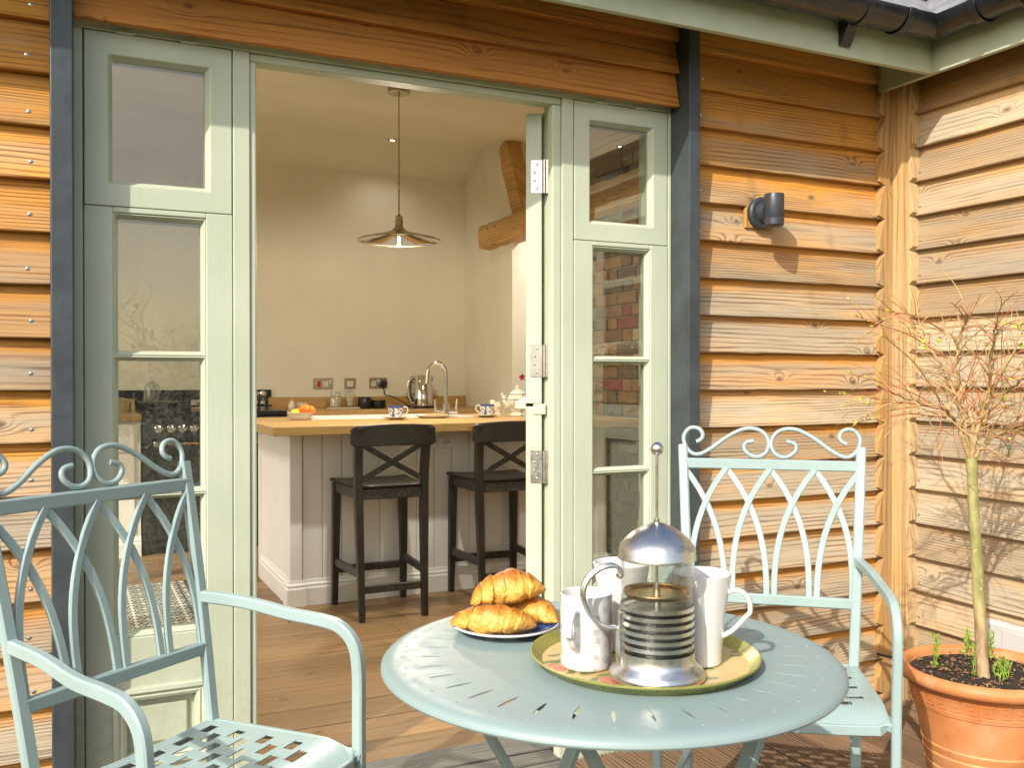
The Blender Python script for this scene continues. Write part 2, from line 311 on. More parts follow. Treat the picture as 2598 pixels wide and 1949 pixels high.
def m_granite():
    m = N('black_granite'); p = m.geo(); s = m.mapr(m.vor(p, 120), 0, .25, 1, 0); s = m.math('MULTIPLY', s, m.mapr(m.noise(p, 60), .5, .7))
    return m.done(m.bsdf(m.mix(s, (0.012, 0.012, 0.012), (0.28, 0.28, 0.26)), .18, 0))
M['granite'] = m_granite()
def m_brick():
    m = N('old_brick'); info = m.n('ObjectInfo'); o = m.obj(); rnd = info.outputs['Random']
    r = m.n('ValToRGB'); m.set(r.inputs[0], rnd); r.color_ramp.interpolation = 'CONSTANT'; e = r.color_ramp.elements
    e[0].position = 0; e[0].color = (0.25, 0.15, 0.06, 1); e[1].position = .28; e[1].color = (0.19, 0.105, 0.05, 1)
    for ps, cc in ((.5, (0.29, 0.18, 0.07)), (.66, (0.10, 0.07, 0.05)), (.80, (0.42, 0.36, 0.27)), (.90, (0.24, 0.05, 0.035)), (.94, (0.24, 0.14, 0.065))):
        k = e.new(ps); k.color = (*cc, 1)
    n1 = m.noise(m.vmath('ADD', o, m.comb(m.math('MULTIPLY', rnd, 9), rnd, rnd)), 40, 4)
    return m.done(m.bsdf(m.mix(m.mapr(n1, .3, .75), r.outputs[0], m.mix(.5, r.outputs[0], (0.15, 0.1, 0.06))), .85, 0, m.bump(n1, .7, .006)))
M['brick'] = m_brick()
M['mortar'] = paint('lime_mortar', (0.30, 0.23, 0.13), 0.95, var=0.2, scale=40, bumps=0.5)
def m_grass():
    m = N('grass_ground'); p = m.geo(); n1 = m.noise(p, 1.2, 5); n2 = m.noise(p, 30, 4)
    return m.done(m.bsdf(m.mix(m.mapr(m.math('ADD', m.math('MULTIPLY', n1, .5), m.math('MULTIPLY', n2, .5)), .35, .65), (0.05, 0.075, 0.02), (0.12, 0.14, 0.045)), .9, 0, m.bump(n2, .6, .03)))
M['ground'] = m_grass()
M['hedge'] = paint('hedge_leaf', (0.05, 0.065, 0.02), 0.6, var=0.5, scale=3, bumps=0)
M['bark'] = paint('winter_bark', (0.085, 0.065, 0.045), 0.85, var=0.3, scale=8, bumps=0.3)

# ------------------------------------------------------------------ mesh builder
class B:
    def __init__(s): s.v = []; s.f = []; s.attr = None
    def add(s, vs, fs):
        o = len(s.v); s.v += [tuple(q) for q in vs]; s.f += [tuple(i + o for i in f) for f in fs]; return s
    def box(s, x0, x1, y0, y1, z0, z1):
        return s.add([(x0, y0, z0), (x1, y0, z0), (x1, y1, z0), (x0, y1, z0), (x0, y0, z1), (x1, y0, z1), (x1, y1, z1), (x0, y1, z1)],
                     [(0, 3, 2, 1), (4, 5, 6, 7), (0, 1, 5, 4), (1, 2, 6, 5), (2, 3, 7, 6), (3, 0, 4, 7)])
    def prism(s, poly, a0, a1, axis=0):
        """poly of 2-D points extruded along axis (0: poly=(y,z), 1: (x,z), 2: (x,y))"""
        def mk(p, a): return (a, p[0], p[1]) if axis == 0 else ((p[0], a, p[1]) if axis == 1 else (p[0], p[1], a))
        n = len(poly); vs = [mk(p, a0) for p in poly] + [mk(p, a1) for p in poly]
        fs = [(i, (i + 1) % n, n + (i + 1) % n, n + i) for i in range(n)] + [tuple(range(n))[::-1], tuple(range(n, 2 * n))]
        return s.add(vs, fs)
    def loops(s, loops, cap0=False, cap1=False, closed=False):
        n = len(loops[0]); vs = [p for l in loops for p in l]; fs = []
        k = len(loops)
        for j in range(k if closed else k - 1):
            a = j * n; b = ((j + 1) % k) * n
            for i in range(n): fs.append((a + i, a + (i + 1) % n, b + (i + 1) % n, b + i))
        if cap0: fs.append(tuple(range(n))[::-1])
        if cap1: fs.append(tuple(range((k - 1) * n, k * n)))
        return s.add(vs, fs)
    def lathe(s, prof, n=32, c=(0, 0, 0), ex=1.0, ey=1.0):
        ls = [[(c[0] + r * ex * math.cos(2 * math.pi * i / n), c[1] + r * ey * math.sin(2 * math.pi * i / n), c[2] + z) for i in range(n)] for r, z in prof]
        return s.loops(ls)
    def sweep(s, path, prof, up=None, closed=False, scale=None, caps=True):
        """sweep a closed 2-D profile along a path with a parallel-transported frame"""
        P = [Vector(p) for p in path]; n = len(P); ls = []; nrm = None
        for i in range(n):
            if closed: t = (P[(i + 1) % n] - P[i - 1]).normalized()
            else: t = (P[min(i + 1, n - 1)] - P[max(i - 1, 0)]).normalized()
            if nrm is None:
                u = Vector(up) if up else (Vector((0, 0, 1)) if abs(t.z) < .9 else Vector((1, 0, 0)))
                nrm = (u - t * u.dot(t)).normalized()
            elif up and abs(Vector(up).dot(t)) < .95:
                u = Vector(up); nrm = (u - t * u.dot(t)).normalized()
            else: nrm = (nrm - t * nrm.dot(t)).normalized()
            bn = t.cross(nrm); k = scale[i] if scale else 1.0
            ls.append([P[i] + bn * (a * k) + nrm * (b * k) for a, b in prof])
        return s.loops(ls, caps and not closed, caps and not closed, closed)
    def tube(s, path, r, n=8, closed=False, caps=True):
        rr = r if isinstance(r, (list, tuple)) else None
        pr = [(math.cos(2 * math.pi * i / n) * (1 if rr else r), math.sin(2 * math.pi * i / n) * (1 if rr else r)) for i in range(n)]
        return s.sweep(path, pr, None, closed, rr, caps)
    def bar(s, path, w, h, up=None, closed=False, ch=0.18):
        a, b = w / 2, h / 2; c = min(a, b) * 2 * ch
        pr = [(-a + c, -b), (a - c, -b), (a, -b + c), (a, b - c), (a - c, b), (-a + c, b), (-a, b - c), (-a, -b + c)]
        return s.sweep(path, pr, up, closed)
    def ball(s, c, r, n=12, m=8, sx=1, sy=1, sz=1):
        prof = [(max(1e-6, math.sin(math.pi * j / m)) , -math.cos(math.pi * j / m)) for j in range(m + 1)]
        ls = [[(c[0] + r * sx * q * math.cos(2 * math.pi * i / n), c[1] + r * sy * q * math.sin(2 * math.pi * i / n), c[2] + r * sz * z) for i in range(n)] for q, z in prof]
        return s.loops(ls)
    def ring(s, outer, steps, y_back):
        """rectangular frame in XZ: outer=(x0,x1,z0,z1); steps=[(inset,y),...] from outside in"""
        x0, x1, z0, z1 = outer
        def rc(i, y): return [(x0 + i, y, z0 + i), (x1 - i, y, z0 + i), (x1 - i, y, z1 - i), (x0 + i, y, z1 - i)]
        ls = [rc(0, y_back)] + [rc(i, y) for i, y in steps] + [rc(steps[-1][0], y_back)]
        return s.loops(ls, closed=True)
    def mesh(s, name, smooth=None):
        me = bpy.data.meshes.new(name); me.from_pydata(s.v, [], s.f)
        bm = bmesh.new(); bm.from_mesh(me)
        if getattr(s, 'weld', 0): bmesh.ops.remove_doubles(bm, verts=bm.verts, dist=s.weld)
        bmesh.ops.recalc_face_normals(bm, faces=bm.faces); bm.to_mesh(me); bm.free()
        if smooth is not None:
            me.polygons.foreach_set('use_smooth', [True] * len(me.polygons)); me.set_sharp_from_angle(angle=R(smooth))
        me.update(); return me
    def build(s, name, mat, parent=None, smooth=None, bevel=0.0, loc=None, rot=None, seg=2):
        me = s.mesh(name, smooth); return put(name, me, mat, parent, bevel, loc, rot, seg)

def put(name, me, mat, parent=None, bevel=0.0, loc=None, rot=None, seg=2):
    o = bpy.data.objects.new(name, me); COL.objects.link(o)
    if mat is not None and not me.materials: me.materials.append(M[mat] if isinstance(mat, str) else mat)
    if parent: o.parent = parent
    if loc is not None: o.location = loc
    if rot is not None: o.rotation_euler = rot
    if bevel:
        b = o.modifiers.new('bevel', 'BEVEL'); b.width = bevel; b.segments = seg; b.limit_method = 'ANGLE'; b.angle_limit = R(40)
    return o
def tag(o, label, cat, group=None):
    o['label'] = label; o['category'] = cat
    if group: o['group'] = group
    return o
def thing(name, label, cat, loc=(0, 0, 0), rz=0.0, group=None):
    o = bpy.data.objects.new(name, None); COL.objects.link(o); o.empty_display_size = .05
    o.location = loc; o.rotation_euler = (0, 0, rz); return tag(o, label, cat, group)
def struct(name, loc=(0, 0, 0)):
    o = bpy.data.objects.new(name, None); COL.objects.link(o); o.empty_display_size = .05; o.location = loc; o['kind'] = 'structure'; return o
def kind(o, k): o['kind'] = k; return o
def dup(root, loc, rz, label=None, group=None):
    def cp(o, par):
        c = o.copy(); COL.objects.link(c); c.parent = par
        for ch in o.children: cp(ch, c)
        return c
    r = cp(root, None); r.location = loc; r.rotation_euler = (0, 0, rz)
    if label: r['label'] = label
    if group: r['group'] = group
    return r
def bez(p0, p1, p2, p3, n):
    out = []
    for i in range(n + 1):
        t = i / n; a = (1 - t)
        out.append(Vector(p0) * a ** 3 + Vector(p1) * 3 * a * a * t + Vector(p2) * 3 * a * t * t + Vector(p3) * t ** 3)
    return out
def smooth_path(pts, n=6):
    P = [Vector(p) for p in pts]; out = []
    for i in range(len(P) - 1):
        p0 = P[max(i - 1, 0)]; p1 = P[i]; p2 = P[i + 1]; p3 = P[min(i + 2, len(P) - 1)]
        for k in range(n):
            t = k / n
            out.append(0.5 * ((2 * p1) + (p2 - p0) * t + (2 * p0 - 5 * p1 + 4 * p2 - p3) * t * t + (3 * p1 - p0 - 3 * p2 + p3) * t ** 3))
    out.append(P[-1]); return out

# ================================================================== GROUND, DECK
g = B().add([(-300, -300, -.2), (300, -300, -.2), (300, 300, -.2), (-300, 300, -.2)], [(0, 1, 2, 3)]).build('ground', 'ground'); kind(g, 'structure')
deck = struct('deck', (0, 0, 0))
BW, GAPD = 0.145, 0.006
def deck_profile():
    p = []; n = 11; pit = BW / n; x = -BW / 2
    for i in range(n):
        a = x + i * pit
        p += [(a + .0015, 0.0), (a + pit * .56, 0.0), (a + pit * .62, -.0045), (a + pit * .98, -.0045)]
    p[-1] = (BW / 2, -.0045)
    return [(-BW / 2, -.003)] + p + [(BW / 2, -.028), (-BW / 2, -.028)]
dprof = deck_profile(); dm = {}
for L in (3.35,):
    dm[L] = B().prism(dprof, -L, 0, 1).mesh('deck_board')
x = -2.6; i = 0
while x < 2.68:
    o = put('deck_board', dm[3.35], 'deck', deck, loc=(x + BW / 2, 2.40, random.uniform(-.0015, .0015)))
    o.color = (1, random.uniform(.75, 1.3), 1, 1); x += BW + GAPD; i += 1
for y in (-.8, 0.2, 1.2, 2.1):
    B().box(-2.65, 2.66, y, y + .05, -.2, -.031).build('joist', 'deck', deck)

# ================================================================== CLADDING
WY = 2.438           # plane the boards are fixed to (main wall)
PIT = 0.1185
def board_mesh(L, axis=0, h=0.142, name='board', n=14, amp=.0012, seed=0):
    """feather-edge board, origin at its left end on the fixing plane, bottom at z=0; front towards -y (axis 0) or -x (axis 1)"""
    rs = random.Random(seed); b = B(); ls = []
    for k in range(n + 1):
        a = L * k / n; w1 = rs.uniform(-amp, amp)
        pr = [(-.0135, 0 + w1), (-.0345, 0.0 + w1), (-.0365, .003 + w1), (-.0085, h), (0, h)]
        ls.append([(a, p[0], p[1]) if axis == 0 else (p[0], -a, p[1]) for p in pr])
    return b.loops(ls, True, True).mesh(name)
nail = B().lathe([(0, -.0006), (.0042, -.0005), (.0048, .0006), (.0, .002)], 10).mesh('nail', 40)
def clad(parent, x0, x1, zs, weather, mat='clad', fy=WY, nails=(), seed=0, hh=.142):
    for k, z in enumerate(zs):
        me = board_mesh(x1 - x0, 0, hh, seed=seed + k)
        o = put('board', me, mat, parent, .0012, (x0, fy, z), seg=1)
        wv = weather(z); o.color = wv
        for nx in nails:
            nz = .034 + random.uniform(-.006, .006)
            nl = put('nail', nail, 'hinge', o, loc=(nx - x0 + random.uniform(-.008, .008), -.0372 + (nz - .003) * .028 / .139, nz), rot=(R(90), 0, 0))
def W(v, a, b): return max(0, min(1, (v - a) / (b - a)))
# right section of the door wall
wr = thing('timber_wall', 'weathered larch cladding between the blue-grey post and the inside corner, carrying the lamp', 'wall', (0, 0, 0))
ZR = [.017 + PIT * k for k in range(19)]
clad(wr, 1.753, 2.575, ZR, lambda z: (max(.02, min(1, (W(z, 2.0, 1.3) * .98 + random.uniform(-.15, .12)))), random.uniform(.9, 1.1), random.uniform(.7, 1.2), 1), nails=(1.80,), seed=10)
B().box(1.7535, 2.66, WY + .001, 2.60, -.15, 2.24).build('backing', 'cream_wall', wr)
# left section
wl = thing('timber_wall', 'orange to pale larch cladding left of the doorway beyond the dark post', 'wall', (0, 0, 0))
ZL = [.2435 - .1215 * 2 + .1215 * k for k in range(18)]
clad(wl, -1.65, -.0345, ZL, lambda z: (max(0, .85 * W(z, 1.75, 1.0) + random.uniform(-.14, .14)), random.uniform(.92, 1.1), random.uniform(.8, 1.3), 1), nails=(-.08,), seed=40, hh=.145)
B().box(-1.65, -.0345, WY + .001, 2.60, -.15, 2.24).build('backing', 'cream_wall', wl)
# header above the doorway
wh = thing('timber_wall', 'golden brown larch boards above the doorway in the shade of the eaves', 'wall', (0, 0, 0))
clad(wh, .0135, 1.7085, [1.960, 2.062, 2.164], lambda z: (.0, random.uniform(.85, 1.0), .0, 1), mat='clad_header', fy=2.4275, seed=70, hh=.125)
B().box(.0135, 1.711, 2.4255, 2.60, 1.975, 2.24).build('backing', 'cream_wall', wh)
# right hand wall (boards run along Y)
ws = thing('timber_wall', 'silvery weathered larch cladding on the side wall behind the potted tree', 'wall', (0, 0, 0))
SX = 2.6955
for k in range(19):
    z = .025 + PIT * k
    me = board_mesh(3.0, 1, .142, seed=90 + k, n=24)
    if z < 2.0:
        o = put('board', me, 'clad_y', ws, .0012, (SX, 2.352, z), seg=1)
        o.color = (.35 if z > 1.95 else random.uniform(.72, 1.0), random.uniform(.9, 1.1), random.uniform(.1, .7), 1)
    else:
        o = put('board', me, 'clad_y', ws, .0012, (SX, 2.352, z), seg=1); o.color = (.1, .9, .3, 1)
    nl = put('nail', nail, 'hinge', o, loc=(-.0315, -.03, .03), rot=(0, R(-90), 0))
B().box(SX + .001, SX + .16, -.65, 2.437, -.15, 2.24).build('backing', 'cream_wall', ws)
# scalloped corner timbers
def scribed(z0, z1, offs, tooth, pit):
    pts = []; z = offs
    while z < z1:
        a = max(z, z0); pts.append((0.0, a)); b = min(z + .018, z1)
        pts.append((tooth, min(z + .012, z1))); pts.append((tooth * .85, min(z + pit * .45, z1))); pts.append((tooth * .25, min(z + pit * .9, z1))); z += pit
    return pts
cp = thing('corner_post', 'scribed timber strips and post filling the inside corner of the cladding', 'post', (0, 0, 0))
edge = [(2.576 - .030 * (t / .016), z) for t, z in [(p[0], p[1]) for p in scribed(-.02, 2.2, .017 - PIT, .016, PIT)]]
b = B().prism([(2.612, -.02)] + edge + [(2.612, 2.2)], 2.392, 2.4375, 1).build('scribed_strip', 'post_wood', cp, bevel=.001, seg=1); b.color = (.55, 1.05, .0, 1)
b = B().box(2.612, 2.6465, 2.352, 2.437, -.02, 2.2).build('square_post', 'post_wood', cp, bevel=.002); b.color = (.9, .9, 0, 1)
edge = [(2.344 - .016 * (t / .016) * 1.0, z) for t, z in [(p[0], p[1]) for p in scribed(-.02, 2.2, .025 - PIT, .016, PIT)]]
b = B().prism([(2.3522, -.02)] + edge + [(2.3522, 2.2)], 2.636, 2.6915, 0).build('scribed_strip', 'post_wood', cp, bevel=.001, seg=1); b.color = (.9, 1.0, 0, 1)
# blue-grey posts
tag(B().box(-.0345, .013, 2.352, 2.47, -.03, 2.2).build('door_post', 'slate_paint', None, bevel=.003), 'dark blue-grey painted post at the latch side of the doorway beside orange boards', 'post')
tag(B().box(1.712, 1.753, 2.346, 2.47, -.03, 2.2).build('door_post', 'slate_paint', None, bevel=.003), 'dark blue-grey painted post between the sage sidelight and the lamp wall', 'post')

# ================================================================== DOOR FRAME WITH SIDELIGHTS
fr = thing('door_frame', 'sage green painted timber frame with glazed sidelights either side of an open doorway', 'door frame', (.86, 2.5, 0))
FY = 2.44
def fb(name, x0, x1, y0, y1, z0, z1, parent=fr, mat='sage', bevel=.0025):
    return B().box(x0 - .86, x1 - .86, y0 - 2.5, y1 - 2.5, z0, z1).build(name, mat, parent, bevel=bevel)
fb('jamb', .0132, .0335, FY, 2.56, .0, 1.953)
fb('jamb', .3790, .4205, FY, 2.56, .03, 1.953)
fb('jamb', 1.3235, 1.3615, FY, 2.56, .03, 1.953)
fb('jamb', 1.7005, 1.7118, FY, 2.56, .0, 1.953)
fb('head', .0132, 1.7118, FY, 2.56, 1.9535, 1.995)
fb('door_stop', .4207, .438, FY + .006, 2.50, .03, 1.9315, bevel=.005)
fb('door_stop', 1.293, 1.3233, FY + .006, 2.476, .03, 1.9315, bevel=.005)
fb('door_stop', .4207, 1.3233, FY + .006, 2.50, 1.932, 1.953, bevel=.005)
fb('lining', 1.3105, 1.3232, 2.4765, 2.56, .03, 1.9315, bevel=.001)
fb('foot', 1.293, 1.7118, 2.405, 2.4395, -.01, .085, bevel=.003)
fb('foot', .0132, .4205, 2.405, 2.4395, -.01, .06, bevel=.003)
hg = B().tube([(-.021, 0, 0), (.021, 0, 0)], .0045, 8).mesh('hinge', 40)
def sidelight(x0, x1):
    # top vent
    o = (x0 - .86, x1 - .86)
    gx = .0625
    v = B().ring((o[0] + .0018, o[1] - .0018, 1.5365, 1.9515), [(0, FY + .001 - 2.5), (.052, FY + .001 - 2.5), (.0625, FY + .018 - 2.5), (.0625, FY + .024 - 2.5)], FY + .055 - 2.5)
    vent = v.build('vent_window', 'sage', fr, bevel=.0015, seg=1)
    B().box(o[0] + .058, o[1] - .058, FY + .022 - 2.5, FY + .026 - 2.5, 1.594, 1.894).build('pane', 'pane', vent)
    for t in (.27, .70):
        put('hinge', hg, 'sage', vent, loc=(o[0] + (o[1] - o[0]) * t, FY - .003 - 2.5, 1.9535))
    # fixed light
    z1 = 1.5345; z0 = .02
    W0, W1 = o[0] + .0005, o[1] - .0005
    b = B()
    def rect(i0, y): return None
    gz = [(1.188, 1.51), (.8485, 1.166), (.503, .8265)]
    a, c = W0 + .064, W1 - .064
    y0 = FY - 2.5; yb = FY + .05 - 2.5
    fx = B()
    fx.box(W0, a, y0, yb, z0, z1); fx.box(c, W1, y0, yb, z0, z1)
    fx.box(a, c, y0, yb, 1.5215, z1); fx.box(a, c, y0 + .0001, yb, .365, .492); fx.box(a, c, y0 + .0001, yb, z0, .18)
    fx.box(a, c, y0 + .021, yb, .18, .365)
    f = fx.build('sidelight', 'sage', fr, bevel=.002, seg=1)
    for (g0, g1) in gz:
        # chamfered putty around each pane
        B().ring((a, c, g0 - .0105, g1 + .0105), [(0, y0 + .004), (.0025, y0 + .003), (.0115, y0 + .019), (.0115, y0 + .022)], yb - .01).build('glazing_bead', 'sage', f)
        B().box(a + .006, c - .006, y0 + .0205, y0 + .0245, g0 - .004, g1 + .004).build('pane', 'pane', f)
    # moulded bottom panel
    B().ring((a - .006, c + .006, .174, .371), [(0, y0 - .0005), (.003, y0 - .010), (.012, y0 - .013), (.02, y0 - .006), (.024, y0 - .008), (.032, y0 - .004), (.036, y0 + .012)], y0 + .0205).build('panel_moulding', 'sage', f, smooth=35)
    B().box(a + .045, c - .045, y0 + .012, y0 + .022, .225, .32).build('raised_panel', 'sage', f, bevel=.004)
for a, c in ((.0132, .3790), (1.3616, 1.7118)):
    fb('light_stop', a + .0005, a + .045, 2.497, 2.555, .02, 1.95, bevel=0); fb('light_stop', c - .045, c - .0005, 2.497, 2.555, .02, 1.95, bevel=0)  # strips added behind the sidelight gaps to block light leaking through
    fb('light_stop', a + .046, c - .046, 2.497, 2.555, 1.515, 1.555, bevel=0); fb('light_stop', a + .046, c - .046, 2.497, 2.555, 1.93, 1.9525, bevel=0)
sidelight(.0350, .3780)
sidelight(1.3630, 1.6990)

# ---- stable door leaf, opened inwards and seen edge-on
lf = thing('stable_door', 'open sage green stable door leaf seen edge-on with three steel butt hinges', 'door', (1.3035, 2.512, 0), -R(28.6))
# local: +y along the leaf (into the room), x to the left is the outer face; leaf spans x -.056..-.010
LW, x0, x1 = .80, -.058, -.010
def leafhalf(z0, z1, nm):
    b = B(); b.box(x0, x1, 0, .10, z0, z1); b.box(x0, x1, LW - .10, LW, z0, z1); b.box(x0, x1, .10, LW - .10, z1 - .10, z1); b.box(x0, x1, .10, LW - .10, z0, z0 + .10)
    return b.build(nm, 'sage', lf, bevel=.0025)
up = leafhalf(1.045, 1.922, 'upper_leaf'); lo = leafhalf(.04, 1.036, 'lower_leaf')
B().box(x0 + .018, x1 - .018, .095, LW - .095, 1.14, 1.83).build('pane', 'pane', up)
B().box(x0 + .012, x1 - .012, .095, LW - .095, .13, .945).build('panel', 'sage', lo)
B().prism([(x0 - .034, 1.028), (x0 - .034, 1.05), (x0 + .001, 1.06), (x0 + .001, 1.028)], .0, LW, 1).build('weather_bar', 'sage', up, bevel=.003)
B().box(x0 + .022, x1 + .012, -.004, .03, 1.012, 1.044).build('rebate_lip', 'sage', up, bevel=.002)
for (h0, h1) in ((1.68, 1.781), (1.125, 1.223), (.804, .903)):
    h = B().box(x0 + .014, x1 + .002, -.0025, .0005, h0, h1).build('hinge', 'hinge', lf, bevel=.0008, seg=1)
    B().tube([(x1 + .008, -.004, h0), (x1 + .008, -.004, h1)], .0052, 10).build('knuckle', 'hinge', h, smooth=40)
    B().box(x1 + .013, x1 + .022, -.006, -.003, h0, h1).build('frame_leaf', 'hinge', h)
    for kx, kz in ((.034, .014), (.026, .038), (.026, .063), (.034, .087)):
        s_ = B().lathe([(0, .0012), (.0032, .0008), (.0042, 0)], 10).build('screw', 'chrome', h, smooth=40, loc=(x0 + kx, -.0026, h0 + kz), rot=(R(90), 0, 0))
# sill
sl = thing('door_sill', 'grainy dark grey timber sill under the open doorway', 'sill', (0, 0, 0))
B().box(.30, 1.45, 2.475, 2.60, -.03, .018).build('plank', 'sill', sl, bevel=.004)
B().box(.25, 1.30, 2.403, 2.472, -.03, .012).build('plank', 'sill', sl, bevel=.004)
B().box(.25, 1.30, 2.26, 2.400, -.0275, .0065).build('plank', 'sill', sl, bevel=.004)

# ================================================================== EAVES
FB = 2.118
ff = thing('fascia', 'sage green fascia board along the eaves over the doorway', 'fascia', (0, 0, 0))
B().box(-2.8, 2.5545, 2.18, 2.20, FB, 2.285).build('board', 'sage_dark', ff, bevel=.002)
B().box(-2.8, 2.5545, 2.2005, 2.4365, 2.215, 2.2255).build('soffit', 'sage_dark', ff)
ff = thing('fascia', 'sage green fascia board of the side roof running into the corner', 'fascia', (0, 0, 0))
B().box(2.555, 2.575, -1.0, 2.404, FB, 2.285).build('board', 'sage_dark', ff, bevel=.002)
B().box(2.5755, 2.6905, -1.0, 2.404, 2.215, 2.2255).build('soffit', 'sage_dark', ff)
gt = thing('rain_gutter', 'black plastic half-round gutter with brackets turning through the corner', 'gutter', (0, 0, 0))
GR, GZ, GYc, GXc = .056, 2.254, 2.119, 2.494
hp = [(math.cos(math.pi + math.pi * i / 14), math.sin(math.pi + math.pi * i / 14)) for i in range(15)]
prof = [(GR * c, GR * s) for c, s in hp] + [((GR - .0035) * c, (GR - .0035) * s) for c, s in hp[::-1]]
def gut(axis, a0, a1, m0=0, m1=0, sc=1.0, mat='gutter'):
    b = B(); ls = []
    for a, mm in ((a0, m0), (a1, m1)):
        l = []
        for q, z in prof:
            q *= sc; z *= sc
            if axis == 0: l.append((a + mm * q, GYc + q, GZ + z))
            else: l.append((GXc + q, a + mm * q, GZ + z))
        ls.append(l)
    return b.loops(ls, True, True)
gut(0, -2.8, GXc, 0, 1).build('trough', 'gutter', gt, smooth=40)
gut(1, -1.0, GYc, 0, 1).build('trough', 'gutter', gt, smooth=40)
for a in (2.32,): gut(0, a, a + .03, sc=1.10).build('union_clip', 'gutter', gt, smooth=40, bevel=.002)
for a in (1.93,): gut(1, a, a + .03, sc=1.10).build('union_clip', 'gutter', gt, smooth=40, bevel=.002)
def bracket(axis, a):
    gb = gut(axis, a, a + .022, sc=1.07)
    o = gb.build('bracket', 'gutter', gt, smooth=40)
    if axis == 0: B().prism([(2.1795, GZ + .01), (2.1795, GZ - .105), (2.172, GZ - .108), (GYc + .02, GZ - .052), (2.1755, GZ - .02)], a - .012, a + .03, 0).build('bracket_plate', 'gutter', o, bevel=.001)
    else: B().prism([(2.5545, GZ + .01), (2.5545, GZ - .105), (2.547, GZ - .108), (GXc + .02, GZ - .052), (2.5505, GZ - .02)], a - .012, a + .03, 1).build('bracket_plate', 'gutter', o, bevel=.001)
for a in (2.16, 1.0, .0, -1.0): bracket(0, a)
for a in (1.80, .9): bracket(1, a)
# roofs with slates, meeting in a valley over the corner
def roof(label, axis):
    t = thing('roof', label, 'roof', (0, 0, 0)); sl = R(41); c, s = math.cos(sl), math.sin(sl); tn = math.tan(sl)
    def P3(a, h, dz): # a along the eaves, h distance up the plan
        z = 2.287 + h * tn + dz
        return (a, 2.17 + h, z) if axis == 0 else (2.545 + h, a, z)
    a0, a1, hm = ((-1.9, 2.545, 4.6) if axis == 0 else (-1.0, 2.17, 2.6))
    vs = [P3(a0, 0, 0), P3(a1, 0, 0), P3(a1 + hm, hm, 0), P3(a0, hm, 0)]; vs += [(x_, y_, z_ - .02) for x_, y_, z_ in vs]
    B().add(vs, [(0, 1, 2, 3), (7, 6, 5, 4), (0, 4, 5, 1), (1, 5, 6, 2), (2, 6, 7, 3), (3, 7, 4, 0)]).build('roof_deck', 'slate', t)
    me = B().box(-.122, .122, -.30, 0, 0, .007).mesh('slate')
    for r_ in range(5):
        for k in range(8):
            a = a1 - .10 - .25 * k - (.125 if r_ % 2 else 0) + .25 * (r_ // 2); h = (.26 + r_ * .14) * c
            if a > a1 + h - .14: continue
            o = put('slate', me, 'slate', t, loc=P3(a, h, .006 + .001 * (k % 2)), rot=(sl - .035, 0, random.uniform(-.008, .008)) if axis == 0 else (0, 0, 0))
            if axis == 1: o.rotation_euler = (Matrix.Rotation(R(-90), 3, 'Z') @ Matrix.Rotation(sl - .035, 3, 'X')).to_euler()
roof('slate roof edge above the gutter over the doorway', 0)
roof('pale grey slate roof edge above the gutter of the side wall', 1)

# ================================================================== WALL LAMP
lp = thing('wall_lamp', 'small dark grey cylindrical down-light on the larch cladding', 'wall lamp', (2.03, 2.405, 1.655))
bl = B().prism([(-.057, -.048), (-.057, .012), (-.047, .027), (.055, .027), (.055, -.048)], -.004, .012, 1).build('mounting_block', 'post_wood', lp, bevel=.002); bl.color = (.25, 1, 0, 1)
B().lathe([(.0, .0), (.052, .0), (.052, .014), (.046, .019), (.034, .020), (.026, .045), (0, .045)], 32).build('back_plate', 'lampgrey', lp, smooth=35, loc=(.0, -.004, .0), rot=(R(90), 0, 0))
bd = B().lathe([(0, -.050), (.027, -.050), (.0305, -.047), (.031, -.028), (.0303, -.027), (.031, -.026), (.031, .049), (.030, .051), (0, .051)], 32).build('lamp_body', 'lampgrey', lp, smooth=35, loc=(-.005, -.078, 0))

